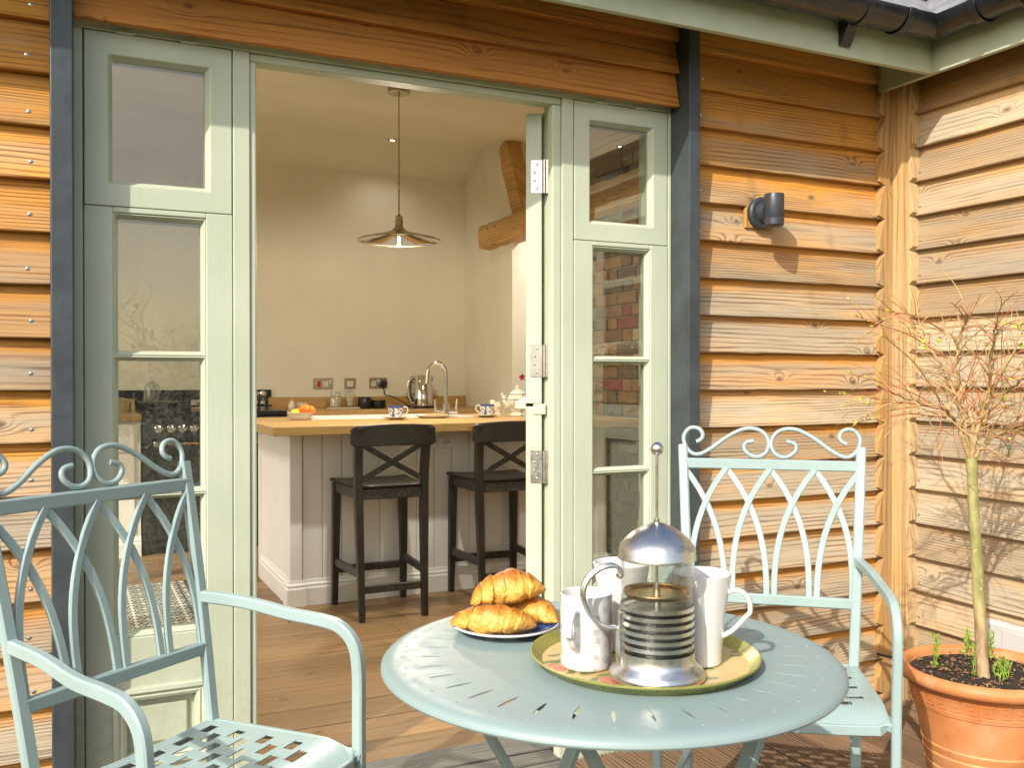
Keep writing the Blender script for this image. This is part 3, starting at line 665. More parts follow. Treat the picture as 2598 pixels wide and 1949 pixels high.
# ================================================================== POTTED TREE
PD = 2.47; plat = (2497 - CX) / F * PD
PX, PY = camxy(plat, PD)
RZ = .362
pot = thing('plant_pot', 'large terracotta pot with rolled rim and key pattern, standing on the deck by the corner', 'plant pot', (PX, PY, 0))
B().lathe([(0, 0.0), (.118, 0.0), (.124, .006), (.140, .10), (.1415, .107), (.1385, .110), (.1465, .135), (.148, .142), (.1455, .146), (.151, .16), (.1525, .166), (.150, .17), (.171, .262), (.1745, .2635), (.183, .318), (.186, .322),
           (.203, .326), (.2115, .335), (.213, .346), (.208, .357), (.198, .362), (.188, .359), (.181, .350), (.176, .30), (0, .298)], 64).build('pot_body', 'terracotta', pot, smooth=40)
kb = B(); NK = 30
for k in range(NK):
    def seg(a0, z0, a1, z1):
        t0, t1 = (k + a0) / NK * 2 * math.pi, (k + a1) / NK * 2 * math.pi
        def rr(z): return .1755 + (z - .264) * .158
        th = .0022; dt = th / .18
        if abs(z1 - z0) < 1e-6: zz = [(z0 - th / 1.6), (z0 + th / 1.6)]; aa = [t0 - dt / 2, t1 + dt / 2]
        else: zz = sorted((z0, z1)); aa = [t0 - dt / 2, t0 + dt / 2]
        vs = []
        for e in (-.001, .0016):
            for a, z in ((aa[0], zz[0]), (aa[1], zz[0]), (aa[1], zz[1]), (aa[0], zz[1])):
                vs.append(((rr(z) + e) * math.cos(a), (rr(z) + e) * math.sin(a), z))
        kb.add(vs, [(0, 1, 2, 3), (7, 6, 5, 4), (0, 4, 5, 1), (1, 5, 6, 2), (2, 6, 7, 3), (3, 7, 4, 0)])
    zb, zt = .272, .308
    seg(0, zb, .0, zt); seg(0, zt, .8, zt); seg(.8, zt, .8, zb + .010); seg(.3, zb + .010, .8, zb + .010); seg(.3, zb + .010, .3, zb + .022); seg(.3, zb + .022, .55, zb + .022); seg(0, zb, 1.0, zb)
kb.build('key_pattern', 'terracotta', pot)
# soil
sb = B(); ls = []
for j in range(12):
    r_ = .180 * j / 11 + 1e-4
    ls.append([(r_ * math.cos(2 * math.pi * i / 44), r_ * math.sin(2 * math.pi * i / 44), .338 + .008 * (1 - j / 11) + random.uniform(-.006, .006) * (j < 11)) for i in range(44)])
sb.loops(ls); tag(sb.build('potting_soil', 'soil', None, smooth=60, loc=(PX, PY, 0)), 'dark crumbly soil filling the terracotta pot', 'soil')['kind'] = 'stuff'
db = B()
for k in range(210):
    a = random.uniform(0, 6.28); r_ = .172 * math.sqrt(random.random()); L = random.uniform(.004, .017); d = random.uniform(0, 6.28); z = .346 + random.uniform(-.002, .004)
    c = Vector((r_ * math.cos(a), r_ * math.sin(a), z)); e = Vector((math.cos(d), math.sin(d), random.uniform(-.3, .5))) * L / 2; wv = Vector((-math.sin(d), math.cos(d), .2)) * random.uniform(.0008, .0026); up_ = Vector((0, 0, .0012))
    db.add([c - e - wv, c + e - wv, c + e + wv, c - e + wv, c - e - wv + up_, c + e - wv + up_, c + e + wv + up_, c - e + wv + up_], [(0, 1, 2, 3), (7, 6, 5, 4), (0, 4, 5, 1), (1, 5, 6, 2), (2, 6, 7, 3), (3, 7, 4, 0)])
tag(db.build('bark_chips', 'debris', None, loc=(PX, PY, 0)), 'pale straw and bark bits scattered on the pot soil', 'bark chips')['kind'] = 'stuff'
# tree
tree = thing('small_tree', 'slim bare standard tree with green trunk and fine red twigs in bud', 'tree', (PX, PY, .338))
T0 = Vector((PX, PY, .338))
def L_(p): return Vector(p) - T0
tp = [px(2497, 1722, 2.44), px(2493, 1690, 2.44), px(2488, 1600, 2.45), px(2478, 1420, 2.46), px(2470, 1290, 2.465), px(2466, 1190, 2.47), px(2463, 1160, 2.47)]
tp[0].z = .325
tpath = smooth_path([L_(p) for p in tp], 6)
rad = [.0165 - .0045 * i / (len(tpath) - 1) for i in range(len(tpath))]; rad[0] = .022; rad[1] = .020; rad[2] = .018
for i in range(len(rad)): rad[i] *= 1 + .06 * math.sin(i * 2.3)
for i in range(len(rad) - 7, len(rad)): rad[i] += .0022
B().tube(tpath, rad, 14).build('trunk', 'trunk', tree, smooth=60)
fork = tpath[-1]
limb = B(); twg = B(); twr = B(); bud = B()
rs = random.Random(21)
def leaf(bb, p, d, L, wd):
    d = d.normalized(); s_ = d.cross(Vector((rs.uniform(-1, 1), rs.uniform(-1, 1), rs.uniform(-1, 1)))).normalized(); n_ = d.cross(s_) * (L * .18)
    bb.add([p, p + d * L * .35 + s_ * wd + n_, p + d * L, p + d * L * .35 - s_ * wd + n_], [(0, 1, 2), (0, 2, 3)])
def twig(p, d, L, r, bb, n=8, droop=.25, curl=.5, buds=.2):
    pts = [p.copy()]; d = d.normalized(); cv = Vector((rs.uniform(-1, 1), rs.uniform(-1, 1), rs.uniform(-.6, .6))) * curl
    for i in range(n):
        d = (d + cv / n + Vector((0, 0, -droop / n * (1 + i * .12))) + Vector((rs.uniform(-1, 1), rs.uniform(-1, 1), rs.uniform(-1, 1))) * .07).normalized(); pts.append(pts[-1] + d * (L / n))
        if bb is twr and rs.random() < buds: leaf(bud, pts[-1], d + Vector((rs.uniform(-1, 1), rs.uniform(-1, 1), rs.uniform(0, 1))) * .8, rs.uniform(.005, .011), rs.uniform(.0018, .0035))
    bb.tube(pts, [r * (1 - .65 * i / n) for i in range(n + 1)], 5)
    return pts
def cluster(p, d, ntw, Lr, redf=.6):
    for k in range(ntw):
        dd = (d.normalized() * .8 + Vector((rs.uniform(-1, 1), rs.uniform(-1, 1), rs.uniform(-.35, .8)))).normalized()
        red = rs.random() < redf; bb = twr if red else twg
        L = rs.uniform(*Lr); q = twig(p, dd, L, .0015 if red else .0018, bb, 9, rs.uniform(.2, .9), .9, .16 if rs.random() < .4 else .03)
        if rs.random() < .6:
            i = rs.randint(2, 6); e = (q[i + 1] - q[i]); twig(q[i], e.normalized() + Vector((rs.uniform(-1, 1), rs.uniform(-1, 1), rs.uniform(-.3, .9))) * .8, L * .55, .0011, twr if rs.random() < .65 else twg, 7, .4, .8, .1)
limbs = [[(2440, 1110), (2432, 1085), (2415, 1060), (2390, 1035), (2330, 1020), (2270, 1000)], [(2466, 1110), (2460, 1050), (2440, 990), (2425, 930), (2440, 850), (2455, 800)],
         [(2470, 1110), (2500, 1060), (2560, 990), (2600, 960), (2660, 900)], [(2472, 1160), (2500, 1130), (2530, 1105), (2590, 1080), (2660, 1060)],
         [(2450, 1090), (2430, 1010), (2400, 950), (2345, 860), (2310, 820)], [(2480, 1080), (2510, 1000), (2512, 930), (2520, 880), (2525, 830)], [(2468, 1120), (2490, 1060), (2500, 1010), (2550, 930), (2590, 850)]]
deps = [(2.47, 2.44, 2.36, 2.3), (2.47, 2.5, 2.5, 2.44), (2.47, 2.42, 2.33, 2.25), (2.47, 2.5, 2.55, 2.6), (2.47, 2.55, 2.62, 2.7), (2.47, 2.43, 2.4, 2.36), (2.47, 2.56, 2.62, 2.66)]
for lm, dp in zip(limbs, deps):
    n = len(lm); pts = [fork - Vector((0, 0, .02))]
    for i, (u, v) in enumerate(lm): pts.append(L_(px(u, v, dp[min(3, int(i * 4 / n))])))
    sp = smooth_path(pts, 4); sp = [p + Vector((rs.uniform(-1, 1), rs.uniform(-1, 1), rs.uniform(-1, 1))) * .004 for p in sp]
    k = len(sp); limb.tube(sp, [.0062 * (1 - .80 * i / k) + .0007 for i in range(k)], 8)
    for i in range(6, k - 1):
        if rs.random() < .9: cluster(sp[i], sp[i + 1] - sp[i], rs.choice((1, 2, 3)), (.07, .25), .34)
    cluster(sp[-1], sp[-1] - sp[-3], 4, (.10, .26), .7)
# long sprays reaching left, as in the crown's outline
for a, c, d_ in (((2400, 1060), (2133, 1000), .8), ((2390, 1040), (2140, 1030), .7), ((2370, 990), (2240, 850), .5), ((2405, 910), (2165, 800), .4), ((2395, 840), (2225, 785), .2), ((2400, 1062), (2180, 1070), .6), ((2410, 1050), (2150, 945), .5)):
    p = L_(px(a[0], a[1], 2.45)); q = L_(px(c[0], c[1], 2.34)); cc = smooth_path([p, (p * .6 + q * .4) + Vector((0, 0, .015)), (p * .3 + q * .7) + Vector((0, 0, .008)), q], 5)
    bb = twr if d_ < .75 else twg; bb.tube(cc, [.0019 * (1 - .6 * i / len(cc)) for i in range(len(cc))], 5)
    for i in range(5, len(cc) - 1, 2):
        e = cc[i + 1] - cc[i]; twig(cc[i], e.normalized() + Vector((rs.uniform(-1, 1), rs.uniform(-1, 1), rs.uniform(-.6, .9))) * .7, rs.uniform(.05, .12), .0011, rs.choice((twr, twg)), 6, .3, .7, .25)
    for i in range(len(cc) - 6, len(cc)): leaf(bud, cc[i], Vector((rs.uniform(-1, .2), rs.uniform(-.5, .5), rs.uniform(-.2, 1))), rs.uniform(.006, .012), .003)
for u, v in ((2590, 825), (2586, 835), (2576, 830), (2590, 880), (2540, 1015), (2172, 1075), (2350, 885), (2530, 820), (2385, 870), (2345, 870)):
    p = L_(px(u, v, 2.38))
    for k in range(4): leaf(bud, p, Vector((rs.uniform(-1, 1), rs.uniform(-1, 1), rs.uniform(-.4, 1))), rs.uniform(.012, .02), rs.uniform(.003, .005))
limb.build('limbs', 'twig', tree, smooth=60)
kind(twg.build('twigs', 'twig', tree, smooth=60), 'stuff'); kind(twr.build('red_twigs', 'twig_red', tree, smooth=60), 'stuff'); kind(bud.build('leaf_buds', 'bud', tree), 'stuff')
# seedlings
for i, (u, v, h, lb) in enumerate(((2380, 1690, .105, 'tall feathery green seedling near the rim of the terracotta pot'), (2455, 1660, .065, 'short green seedling just behind the tree trunk in the pot'),
                                   (2510, 1672, .10, 'thin green seedling standing before the white plastic box'), (2475, 1710, .095, 'green seedling growing against the foot of the tree trunk'), (2540, 1722, .06, 'dense tuft of upright green seedlings at the front of the soil'))):
    p = onZ(u, v, .345); sd_ = thing('seedling', lb, 'seedling', (p.x, p.y, .34), 0, 'seedlings in the terracotta pot'); b = B(); lv = B()
    for k in range(3 if i < 4 else 8):
        q = Vector((rs.uniform(-.012, .012), rs.uniform(-.012, .012), 0)) * (1 if i < 4 else 1.6); L = h * rs.uniform(.6, 1.0)
        pts = [q + Vector((math.sin(t * 2 + k) * .006 * t, math.cos(t * 3 + k) * .006 * t, L * t)) for t in [j / 6 for j in range(7)]]
        b.tube(pts, [.0011 * (1 - .4 * j / 6) for j in range(7)], 5)
        for j in range(2, 7):
            for m_ in range(3): leaf(lv, pts[j], Vector((rs.uniform(-1, 1), rs.uniform(-1, 1), 1.6)), rs.uniform(.012, .022) * (1 if i < 4 else .7), .0013)
    for k in range(5): leaf(lv, Vector((rs.uniform(-.014, .014), rs.uniform(-.014, .014), .008)), Vector((rs.uniform(-1, 1), rs.uniform(-1, 1), .3)), .013, .004)
    b.build('stem', 'shoot', sd_); lv.build('leaves', 'shoot', sd_)
# white box on the side wall + black hose
p = onX(2506, 1565, 2.655); q = onX(2598, 1648, 2.655)
wbx = thing('plastic_box', 'white plastic cover box fixed low on the side wall behind the pot', 'utility box', (2.66, p.y, 0))
B().box(-.035, .0, -.26, 0, .245, p.z).build('body', 'grey_plastic', wbx, bevel=.012); B().box(-.0395, -.0352, -.235, -.075, .265, p.z - .02).build('lid', 'grey_plastic', wbx, bevel=.003)
B().box(-.001, .03, -.2, -.05, .28, p.z - .05).build('fixing', 'white', wbx)
hpts = [onY(2225, 1660, 2.36), onY(2262, 1668, 2.345), onY(2282, 1665, 2.34), onY(2296, 1658, 2.335), onX(2310, 1660, 2.64), onX(2345, 1675, 2.648), onX(2500, 1735, 2.648)]
hs = B().tube(smooth_path(hpts, 5), .005, 8); tag(hs.build('water_hose', 'blackplastic', None, smooth=60), 'thin black watering pipe clipped across the foot of the corner post', 'hose')

# ================================================================== CHAIRS
def chair():
    c = thing('garden_chair', '', 'chair', (0, 0, 0))
    SZ = .425
    def bp(s, z, off=0):
        t = (z - .42) / .5; return Vector((s * (.196 + .026 * t), -.165 - .085 * t - .02 * t * t + off, z))
    for s in (-1, 1):
        pts = [Vector((s * .205, -.185, 0)), Vector((s * .2, -.168, .25))] + [bp(s, z) for z in (.38, .45, .55, .65, .75, .85, .945)]
        B().bar(smooth_path(pts, 3), .024, .019, up=(0, 1, 0)).build('back_post', 'chair', c, smooth=35)
    B().bar([bp(s, .898) for s in (-.99, -.5, 0, .5, .99)], .017, .027, up=(0, 0, 1)).build('top_rail', 'chair', c, smooth=35)
    B().bar([bp(s, .565) for s in (-.99, -.5, 0, .5, .99)], .017, .026, up=(0, 0, 1)).build('lower_rail', 'chair', c, smooth=35)
    zt, zb_ = .888, .572
    for s0, sg in ((-1, 1), (-.5, -1), (-.5, 1), (0, -1), (0, 1), (.5, -1), (.5, 1), (1, -1)):
        pts = []
        for i in range(13):
            t = i / 12; s = s0 + sg * .455 * (1 - (1 - t) ** 2.5); pts.append(bp(s, zt - (zt - zb_) * t, .002 * sg))
        B().bar(pts, .015, .009, up=(0, 1, 0)).build('arch_bar', 'chair', c, smooth=35)
    sc = [(990, 1412), (965, 1402), (945, 1375), (955, 1340), (985, 1321), (1030, 1325), (1065, 1365), (1070, 1410), (1050, 1460), (1010, 1492), (960, 1490), (890, 1452), (810, 1393), (740, 1350), (680, 1325), (620, 1322), (565, 1342), (532, 1385), (525, 1430), (545, 1478), (590, 1503), (640, 1495), (675, 1465), (682, 1435), (665, 1412), (620, 1402)]
    for s in (-1, 1):
        pts = [bp(s * (x_ - 517) * .000398 / .223, .916 + (1507 - y_) * .000398) for x_, y_ in sc]
        B().tube(smooth_path(pts, 3), .0058, 8).build('scroll', 'chair', c, smooth=50)
    for s in (-1, 1):
        pts = [bp(s, .668, .004), Vector((s * .225, -.10, .664)), Vector((s * .240, 0, .650)), Vector((s * .246, .08, .645)), Vector((s * .248, .128, .636)), Vector((s * .249, .160, .605)), Vector((s * .249, .170, .55)), Vector((s * .247, .172, .45)), Vector((s * .245, .176, .25)), Vector((s * .243, .186, 0))]
        B().bar(smooth_path(pts, 4), .024, .019, up=(s, 0, 0)).build('arm', 'chair', c, smooth=35)
    # woven-look seat sheet with staggered openings
    nx, ny = 60, 50; cw, cd = .40 / nx, .345 / ny; b = B(); idx = {}
    def hgt(x_, y_):
        t = max(0, (y_ - .09) / .10); return SZ - .030 * t * t - .010 * math.cos(x_ / .2 * 1.4)
    def vid(i, j):
        if (i, j) not in idx:
            y_ = -.165 + j * cd; x_ = (-.20 + i * cw) * (1 + .16 * (j / ny)); idx[(i, j)] = len(b.v); b.v.append((x_, y_, hgt(x_, y_)))
        return idx[(i, j)]
    for j in range(ny):
        for i in range(nx):
            row = (j - 3) // 5; inrow = (j - 3) % 5 < 3 and 3 <= j < ny - 7
            ii = (i - 3 + (5 if row % 2 else 0)) % 10
            if inrow and ii < 6 and 4 <= i < nx - 4: continue
            b.f.append((vid(i, j), vid(i + 1, j), vid(i + 1, j + 1), vid(i, j + 1)))
    so = b.build('seat', 'chair', c); md = so.modifiers.new('solid', 'SOLIDIFY'); md.thickness = .0022
    fr_ = [(-.198, -.165), (.198, -.165), (.232, .18), (-.232, .18)]
    lp_ = [Vector((x_, y_, hgt(x_, y_) - .010)) for k in range(4) for (x_, y_) in [(fr_[k][0] + (fr_[(k + 1) % 4][0] - fr_[k][0]) * q, fr_[k][1] + (fr_[(k + 1) % 4][1] - fr_[k][1]) * q) for q in (.04, .2, .4, .6, .8, .96)]]
    B().bar(lp_, .012, .022, up=(0, 0, 1), closed=True).build('seat_frame', 'chair', c, smooth=35)
    for s in (-1, 1):
        B().bar([(s * .226, .15, .40), (s * .246, .173, .395)], .03, .02).build('gusset', 'chair', c)
        B().bar([(s * .245, .17, .17), (s * .202, -.172, .17)], .016, .008).build('side_stretcher', 'chair', c)
    return c
ch = chair()
def fac(lat, d, fl, fd):
    x_, y_ = camxy(lat, d); f = _rt * fl + Vector((math.sin(YAW), math.cos(YAW), 0)) * fd; return (x_, y_, 0), math.atan2(f.y, f.x) - math.pi / 2
l1, a1 = fac(-.565, 1.665, .876, -.482)
ch.location = l1; ch.rotation_euler = (0, 0, a1); ch['label'] = 'pale blue metal chair before the sidelight, its pierced seat in plain view'; ch['group'] = 'pale blue bistro chairs'
l2, a2 = fac(.602, 2.165, -.25, -.968)
ch2 = dup(ch, l2, a2, 'pale blue metal chair behind the table, its back against the larch wall below the lamp', 'pale blue bistro chairs')

# ================================================================== TABLE
TX, TY = camxy(.146, 1.408); TZ = .71; TR = .341
tb = thing('bistro_table', 'round duck-egg blue metal table with slotted top and folding legs', 'table', (TX, TY, 0))
b = B(); NS = 36
def pol(r_, a): return (r_ * math.cos(a), r_ * math.sin(a), TZ)
b.lathe([(1e-4, TZ), (.12, TZ), (.235, TZ)], 144)
for k in range(NS):
    a0 = 2 * math.pi * k / NS; da = math.pi / NS
    inner = []; outer = []
    for i in range(16):
        t = 2 * math.pi * i / 16; lx = .0235 * math.cos(t); ly = .0029 * math.sin(t) * (1 - .3 * abs(math.cos(t)))
        r_ = .266 + lx; inner.append(pol(r_, a0 + ly / r_))
    ang = [(.298, 0), (.298, .5), (.298, 1), (.290, 1), (.2665, 1), (.243, 1), (.235, 1), (.235, .5), (.235, 0), (.235, -.5), (.235, -1), (.243, -1), (.2665, -1), (.290, -1), (.298, -1), (.298, -.5)]
    # order both loops by angle around the slot centre, starting at +r
    outer = [pol(r_, a0 + q * da) for r_, q in ang]
    b.loops([outer, inner])
b.lathe([(.298, TZ), (.312, TZ)], 144)
b.weld = .0004
bm_ = b.build('table_top', 'table', tb); md = bm_.modifiers.new('solid', 'SOLIDIFY'); md.thickness = .0016; md.offset = 0
B().lathe([(.3115, TZ - .0012), (.312, TZ + .0008), (.322, TZ + .0007), (.331, TZ - .001), (.337, TZ - .0035), (.3405, TZ - .0075), (.341, TZ - .0115), (.339, TZ - .0145), (.335, TZ - .0145), (.337, TZ - .0075), (.329, TZ - .003), (.3115, TZ - .0012)], 144).build('rolled_edge', 'table', tb, smooth=35)
dm_ = B().lathe([(.0032, -.0006), (.003, .0006), (.0018, .0014), (0, .0017)], 10).mesh('rivet_dimple', 60)
for k in range(NS):
    a = 2 * math.pi * k / NS; put('rivet_dimple', dm_, 'table', tb, loc=(.309 * math.cos(a), .309 * math.sin(a), TZ))
rot = Matrix.Rotation(R(12), 3, 'Z')
for sx in (-1, 1):
    for sy in (-1, 1):
        p0 = rot @ Vector((sx * .20, sy * (.165 if sx > 0 else .14), TZ - .012)); p1 = rot @ Vector((-sx * .23, sy * (.165 if sx > 0 else .14), .0))
        B().bar([p0, p0 * .5 + p1 * .5, p1], .012, .03, up=(0, 1, 0)).build('leg', 'table', tb, smooth=35)
    for zz, xx in ((.10, -sx * .17), (TZ - .014, sx * .20)):
        yy = .165 if sx > 0 else .14
        B().bar([rot @ Vector((xx, -yy, zz)), rot @ Vector((xx, yy, zz))], .014, .014).build('cross_bar', 'table', tb)

# ================================================================== ON THE TABLE
def tpos(lat, d): x_, y_ = camxy(lat, d); return x_, y_
x_, y_ = tpos(.192, 1.358)
tr = thing('serving_tray', 'round floral tray with green gilt rim holding the cafetiere and mugs', 'tray', (x_, y_, TZ))
B().lathe([(0, .003), (.146, .003), (.149, .004)], 72).build('painted_base', 'tray', tr, smooth=50)
B().lathe([(.143, .0), (.149, .001), (.1625, .0135), (.165, .0145), (.1655, .017), (.1635, .0175), (.161, .0155), (.149, .0045)], 72).build('rim', 'tray_rim', tr, smooth=50)
B().lathe([(0, .0), (.143, .0), (.143, .0015), (0, .0015)], 48).build('underside', 'tray_rim', tr)
TZ2 = TZ + .0032
# cafetiere
x_, y_ = tpos(.199, 1.283)
cf = thing('cafetiere', 'steel and glass cafetiere half full of coffee with its plunger raised', 'coffee press', (x_, y_, TZ2))
B().lathe([(.047, .169), (.0492, .169), (.0492, .0155), (.047, .010), (0, .010), (0, .0125), (.045, .0125), (.047, .017), (.047, .169)], 48).build('beaker', 'beaker', cf, smooth=50)
B().lathe([(0, .013), (.0465, .013), (.0465, .090), (.0, .090)], 48).build('coffee', 'coffee', cf, smooth=40)
B().lathe([(0, 0), (.062, 0), (.0655, .002), (.066, .006), (.062, .014), (.054, .020), (.0515, .026), (.0512, .038), (.0498, .038), (.0498, .01), (0, .008)], 56).build('base_ring', 'steel', cf, smooth=40)
for k in range(6): B().lathe([(.0496, .0440 + k * .0104), (.0507, .0440 + k * .0104), (.0507, .0494 + k * .0104), (.0496, .0494 + k * .0104), (.0496, .0440 + k * .0104)], 56).build('band', 'steel', cf, smooth=40)
B().lathe([(.0535, .163), (.0535, .1675), (.0528, .169), (.0528, .176), (.0505, .1815), (.0445, .189), (.035, .1975), (.023, .205), (.011, .2105), (.0045, .2125), (.0045, .217), (.0, .217)], 56).build('lid', 'steel', cf, smooth=38)
B().lathe([(.0, .1628), (.0535, .163)], 56).build('lid_base', 'steel', cf, smooth=38)
B().tube([(0, 0, .11), (0, 0, .305)], .0022, 10).build('plunger_rod', 'steel', cf, smooth=60)
B().ball((0, 0, .3135), .0092, 20, 14).build('knob', 'steel', cf, smooth=80)
B().lathe([(0, .112), (.043, .112), (.0465, .117), (.0465, .1185), (.043, .1145), (0, .1145)], 40).build('filter_disc', 'brass', cf, smooth=30)
B().tube([(.0462 * math.cos(t * .0785), .0462 * math.sin(t * .0785), .118 + .0012 * math.sin(t * math.pi)) for t in range(80)], .0014, 5, closed=True).build('filter_spring', 'brass', cf, smooth=60)
B().lathe([(0, .0935), (.042, .0935), (.042, .095), (0, .095)], 36).build('filter_disc', 'steel', cf, smooth=30)
B().tube([(0, 0, .0905), (0, 0, .128)], .005, 10).build('filter_nut', 'steel', cf, smooth=60)
hd = math.atan2(-_rt.y - .15 * _fw.y, -_rt.x - .15 * _fw.x)
for off in (-.005, .005):
    def hp_(r_, z): return (r_ * math.cos(hd) - off * math.sin(hd), r_ * math.sin(hd) + off * math.cos(hd), z)
    pts = [hp_(.052, .018), hp_(.054, .03), hp_(.0545, .062), hp_(.058, .0695), hp_(.072, .0715), hp_(.086, .079), hp_(.099, .098), hp_(.104, .118), hp_(.098, .137), hp_(.084, .1495), hp_(.068, .155), hp_(.056, .153), hp_(.0515, .146), hp_(.0525, .140), hp_(.0555, .141)]
    B().tube(smooth_path(pts, 4), .0029, 8).build('handle', 'steel', cf, smooth=60)
B().box(-.004, .004, -.006, .006, .03, .092).build('side_strut', 'steel', cf, loc=(.0505 * math.cos(hd), .0505 * math.sin(hd), 0), rot=(0, 0, hd), bevel=.001)
def mug(lat, d, prof_o, th, H, label, mat, hdir, hz, hr):
    x_, y_ = tpos(lat, d); mg = thing('mug', label, 'mug', (x_, y_, TZ2))
    pr = prof_o + [(prof_o[-1][0] - th * .5, H + .001)] + [(r_ - th, max(z, .006)) for r_, z in prof_o[::-1] if r_ > th * 2] + [(0, .006)]
    B().lathe(pr, 44).build('cup', mat, mg, smooth=45)
    def rad_(z):
        for (r0, z0), (r1, z1) in zip(prof_o, prof_o[1:]):
            if z0 <= z <= z1 and z1 > z0: return r0 + (r1 - r0) * (z - z0) / (z1 - z0)
        return prof_o[-1][0]
    a = math.atan2(hdir.y, hdir.x); ca, sa = math.cos(a), math.sin(a); z0, z1 = hz
    pl_ = [(rad_(z1) - .003, z1), (rad_(z1) + hr * .45, z1 + .004), (rad_(z1) + hr * .9, z1 - .006), (rad_(z1) + hr, z1 - .024), (rad_(z1) + hr * .8, (z0 + z1) / 2), (rad_(z0) + hr * .45, z0 + .012), (rad_(z0) - .003, z0 + .001)]
    B().bar(smooth_path([(r_ * ca, r_ * sa, z) for r_, z in pl_], 5), .0105, .0065, ch=.3).build('handle', mat, mg, smooth=60)
    return mg
H1 = .104; H2 = .130
mug(.106, 1.332, [(0, 0), (.033, 0), (.0362, .002), (.0372, .006), (.0372, .098), (.0375, H1)], .003, H1, 'white mug printed with grey flowers left of the cafetiere', 'mug_floral', (-_rt * .45 - _fw * .9), (.028, .083), .027)
mug(.272, 1.345, [(0, 0), (.026, 0), (.0285, .002), (.031, .03), (.0355, .08), (.0425, .124), (.0432, H2)], .003, H2, 'tall plain white flared mug right of the cafetiere', 'porcelain', (_rt * .9 - _fw * .35), (.04, .105), .03)
mug(.166, 1.418, [(0, 0), (.026, 0), (.0285, .002), (.031, .03), (.0355, .08), (.0425, .124), (.0432, H2)], .003, H2, 'tall plain white mug half hidden behind the cafetiere', 'porcelain', (_rt * .3 + _fw * .9), (.04, .105), .03)
# plate with croissants
x_, y_ = tpos(-.010, 1.524)
pl_ = thing('side_plate', 'blue and white side plate under the croissants', 'plate', (x_, y_, TZ))
B().lathe([(0, .0), (.05, .0), (.052, .0015), (.062, .006), (.084, .0125), (.0868, .0145), (.0855, .0162), (.08, .0145), (.06, .009), (.05, .006), (0, .006)], 56).build('dish', 'willow_plate', pl_, smooth=50)
B().lathe([(.0835, .0118), (.0872, .0140), (.0868, .0166), (.0845, .0164)], 56).build('white_rim', 'porcelain', pl_, smooth=50)
def croissant(label, loc, rz, L, Rr, bend, seed, tilt=(0, 0), sides=1.0, nridge=7):
    rs_ = random.Random(seed); b = B(); n, m_ = 110, 40; ls = []; br = []; edges = [(i_ + 1) / nridge + rs_.uniform(-.03, .03) for i_ in range(nridge - 1)]
    for i in range(n + 1):
        t = i / n; u = (t - .5) * 2; c0 = Vector((L / 2 * u, bend * (1 - u * u), 0))
        env = max(.0, 1 - abs(u) ** 2.3) ** .7; rr = Rr * env + .0008; l = []; dirn = 1 if u > 0 else -1
        for j in range(m_):
            a = 2 * math.pi * j / m_; tt = t + .05 * math.cos(a + seed) + .028 * math.sin(2 * a + seed * 2)
            k = sum(1 for e_ in edges if tt > e_); lo_e = edges[k - 1] if k > 0 else 0; hi_e = edges[k] if k < len(edges) else 1
            ph = (tt - lo_e) / max(.02, hi_e - lo_e); ph = max(0, min(1, ph)); sw = ph if tt < .5 else 1 - ph
            mid = 1.0 if (lo_e < .5 < hi_e) else 0
            rid = (.90 + .13 * sw ** 1.3) if not mid else .985 + .03 * math.sin(math.pi * ph)
            if mid: sw = .55 + .3 * math.sin(math.pi * ph)
            wob = rid * (1 + .045 * math.sin(3 * a + t * 11 + seed) + .03 * math.sin(5 * a - t * 23 + seed * 3) + rs_.uniform(-.008, .008))
            yy = rr * wob * math.cos(a); zz = rr * wob * math.sin(a) * (.9 if math.sin(a) > 0 else .68)
            l.append((c0.x, c0.y + yy, zz + Rr * .68 * (.55 + .45 * env))); tp_v = max(0, math.sin(a))
            br.append(.50 * tp_v ** 1.5 + .42 * (sw ** 1.5) * (.25 + .75 * tp_v) - .10 + (.15 if abs(u) > .88 else 0) + rs_.uniform(-.04, .04))
        ls.append(l)
    b.loops(ls, True, True); me = b.mesh('croissant', 75)
    at = me.attributes.new('brown', 'FLOAT', 'POINT'); at.data.foreach_set('value', br)
    o = put('croissant', me, 'croissant', None, loc=loc, rot=(tilt[0], tilt[1], rz)); return tag(o, label, 'croissant', 'croissants piled on the plate')
az = -YAW
rdir = Vector((_rt.x, _rt.y, 0)); fdir = Vector((math.sin(YAW), math.cos(YAW), 0)); pc = Vector((x_, y_, 0))
q = pc - rdir * .020 - fdir * .028; croissant('pale golden croissant lying at the front of the plate', (q.x, q.y, TZ + .0075), az - .12, .142, .028, -.012, 3)
q = pc + rdir * .034 + fdir * .022; croissant('golden croissant tucked behind, under the top one, on the plate rim', (q.x, q.y, TZ + .009), az - .62, .125, .026, .012, 5)
q = pc + rdir * .006 + fdir * .008; croissant('browned croissant resting on top of the other two', (q.x, q.y, TZ + .042), az + .10, .126, .034, .008, 9, tilt=(0, -.16), nridge=6)

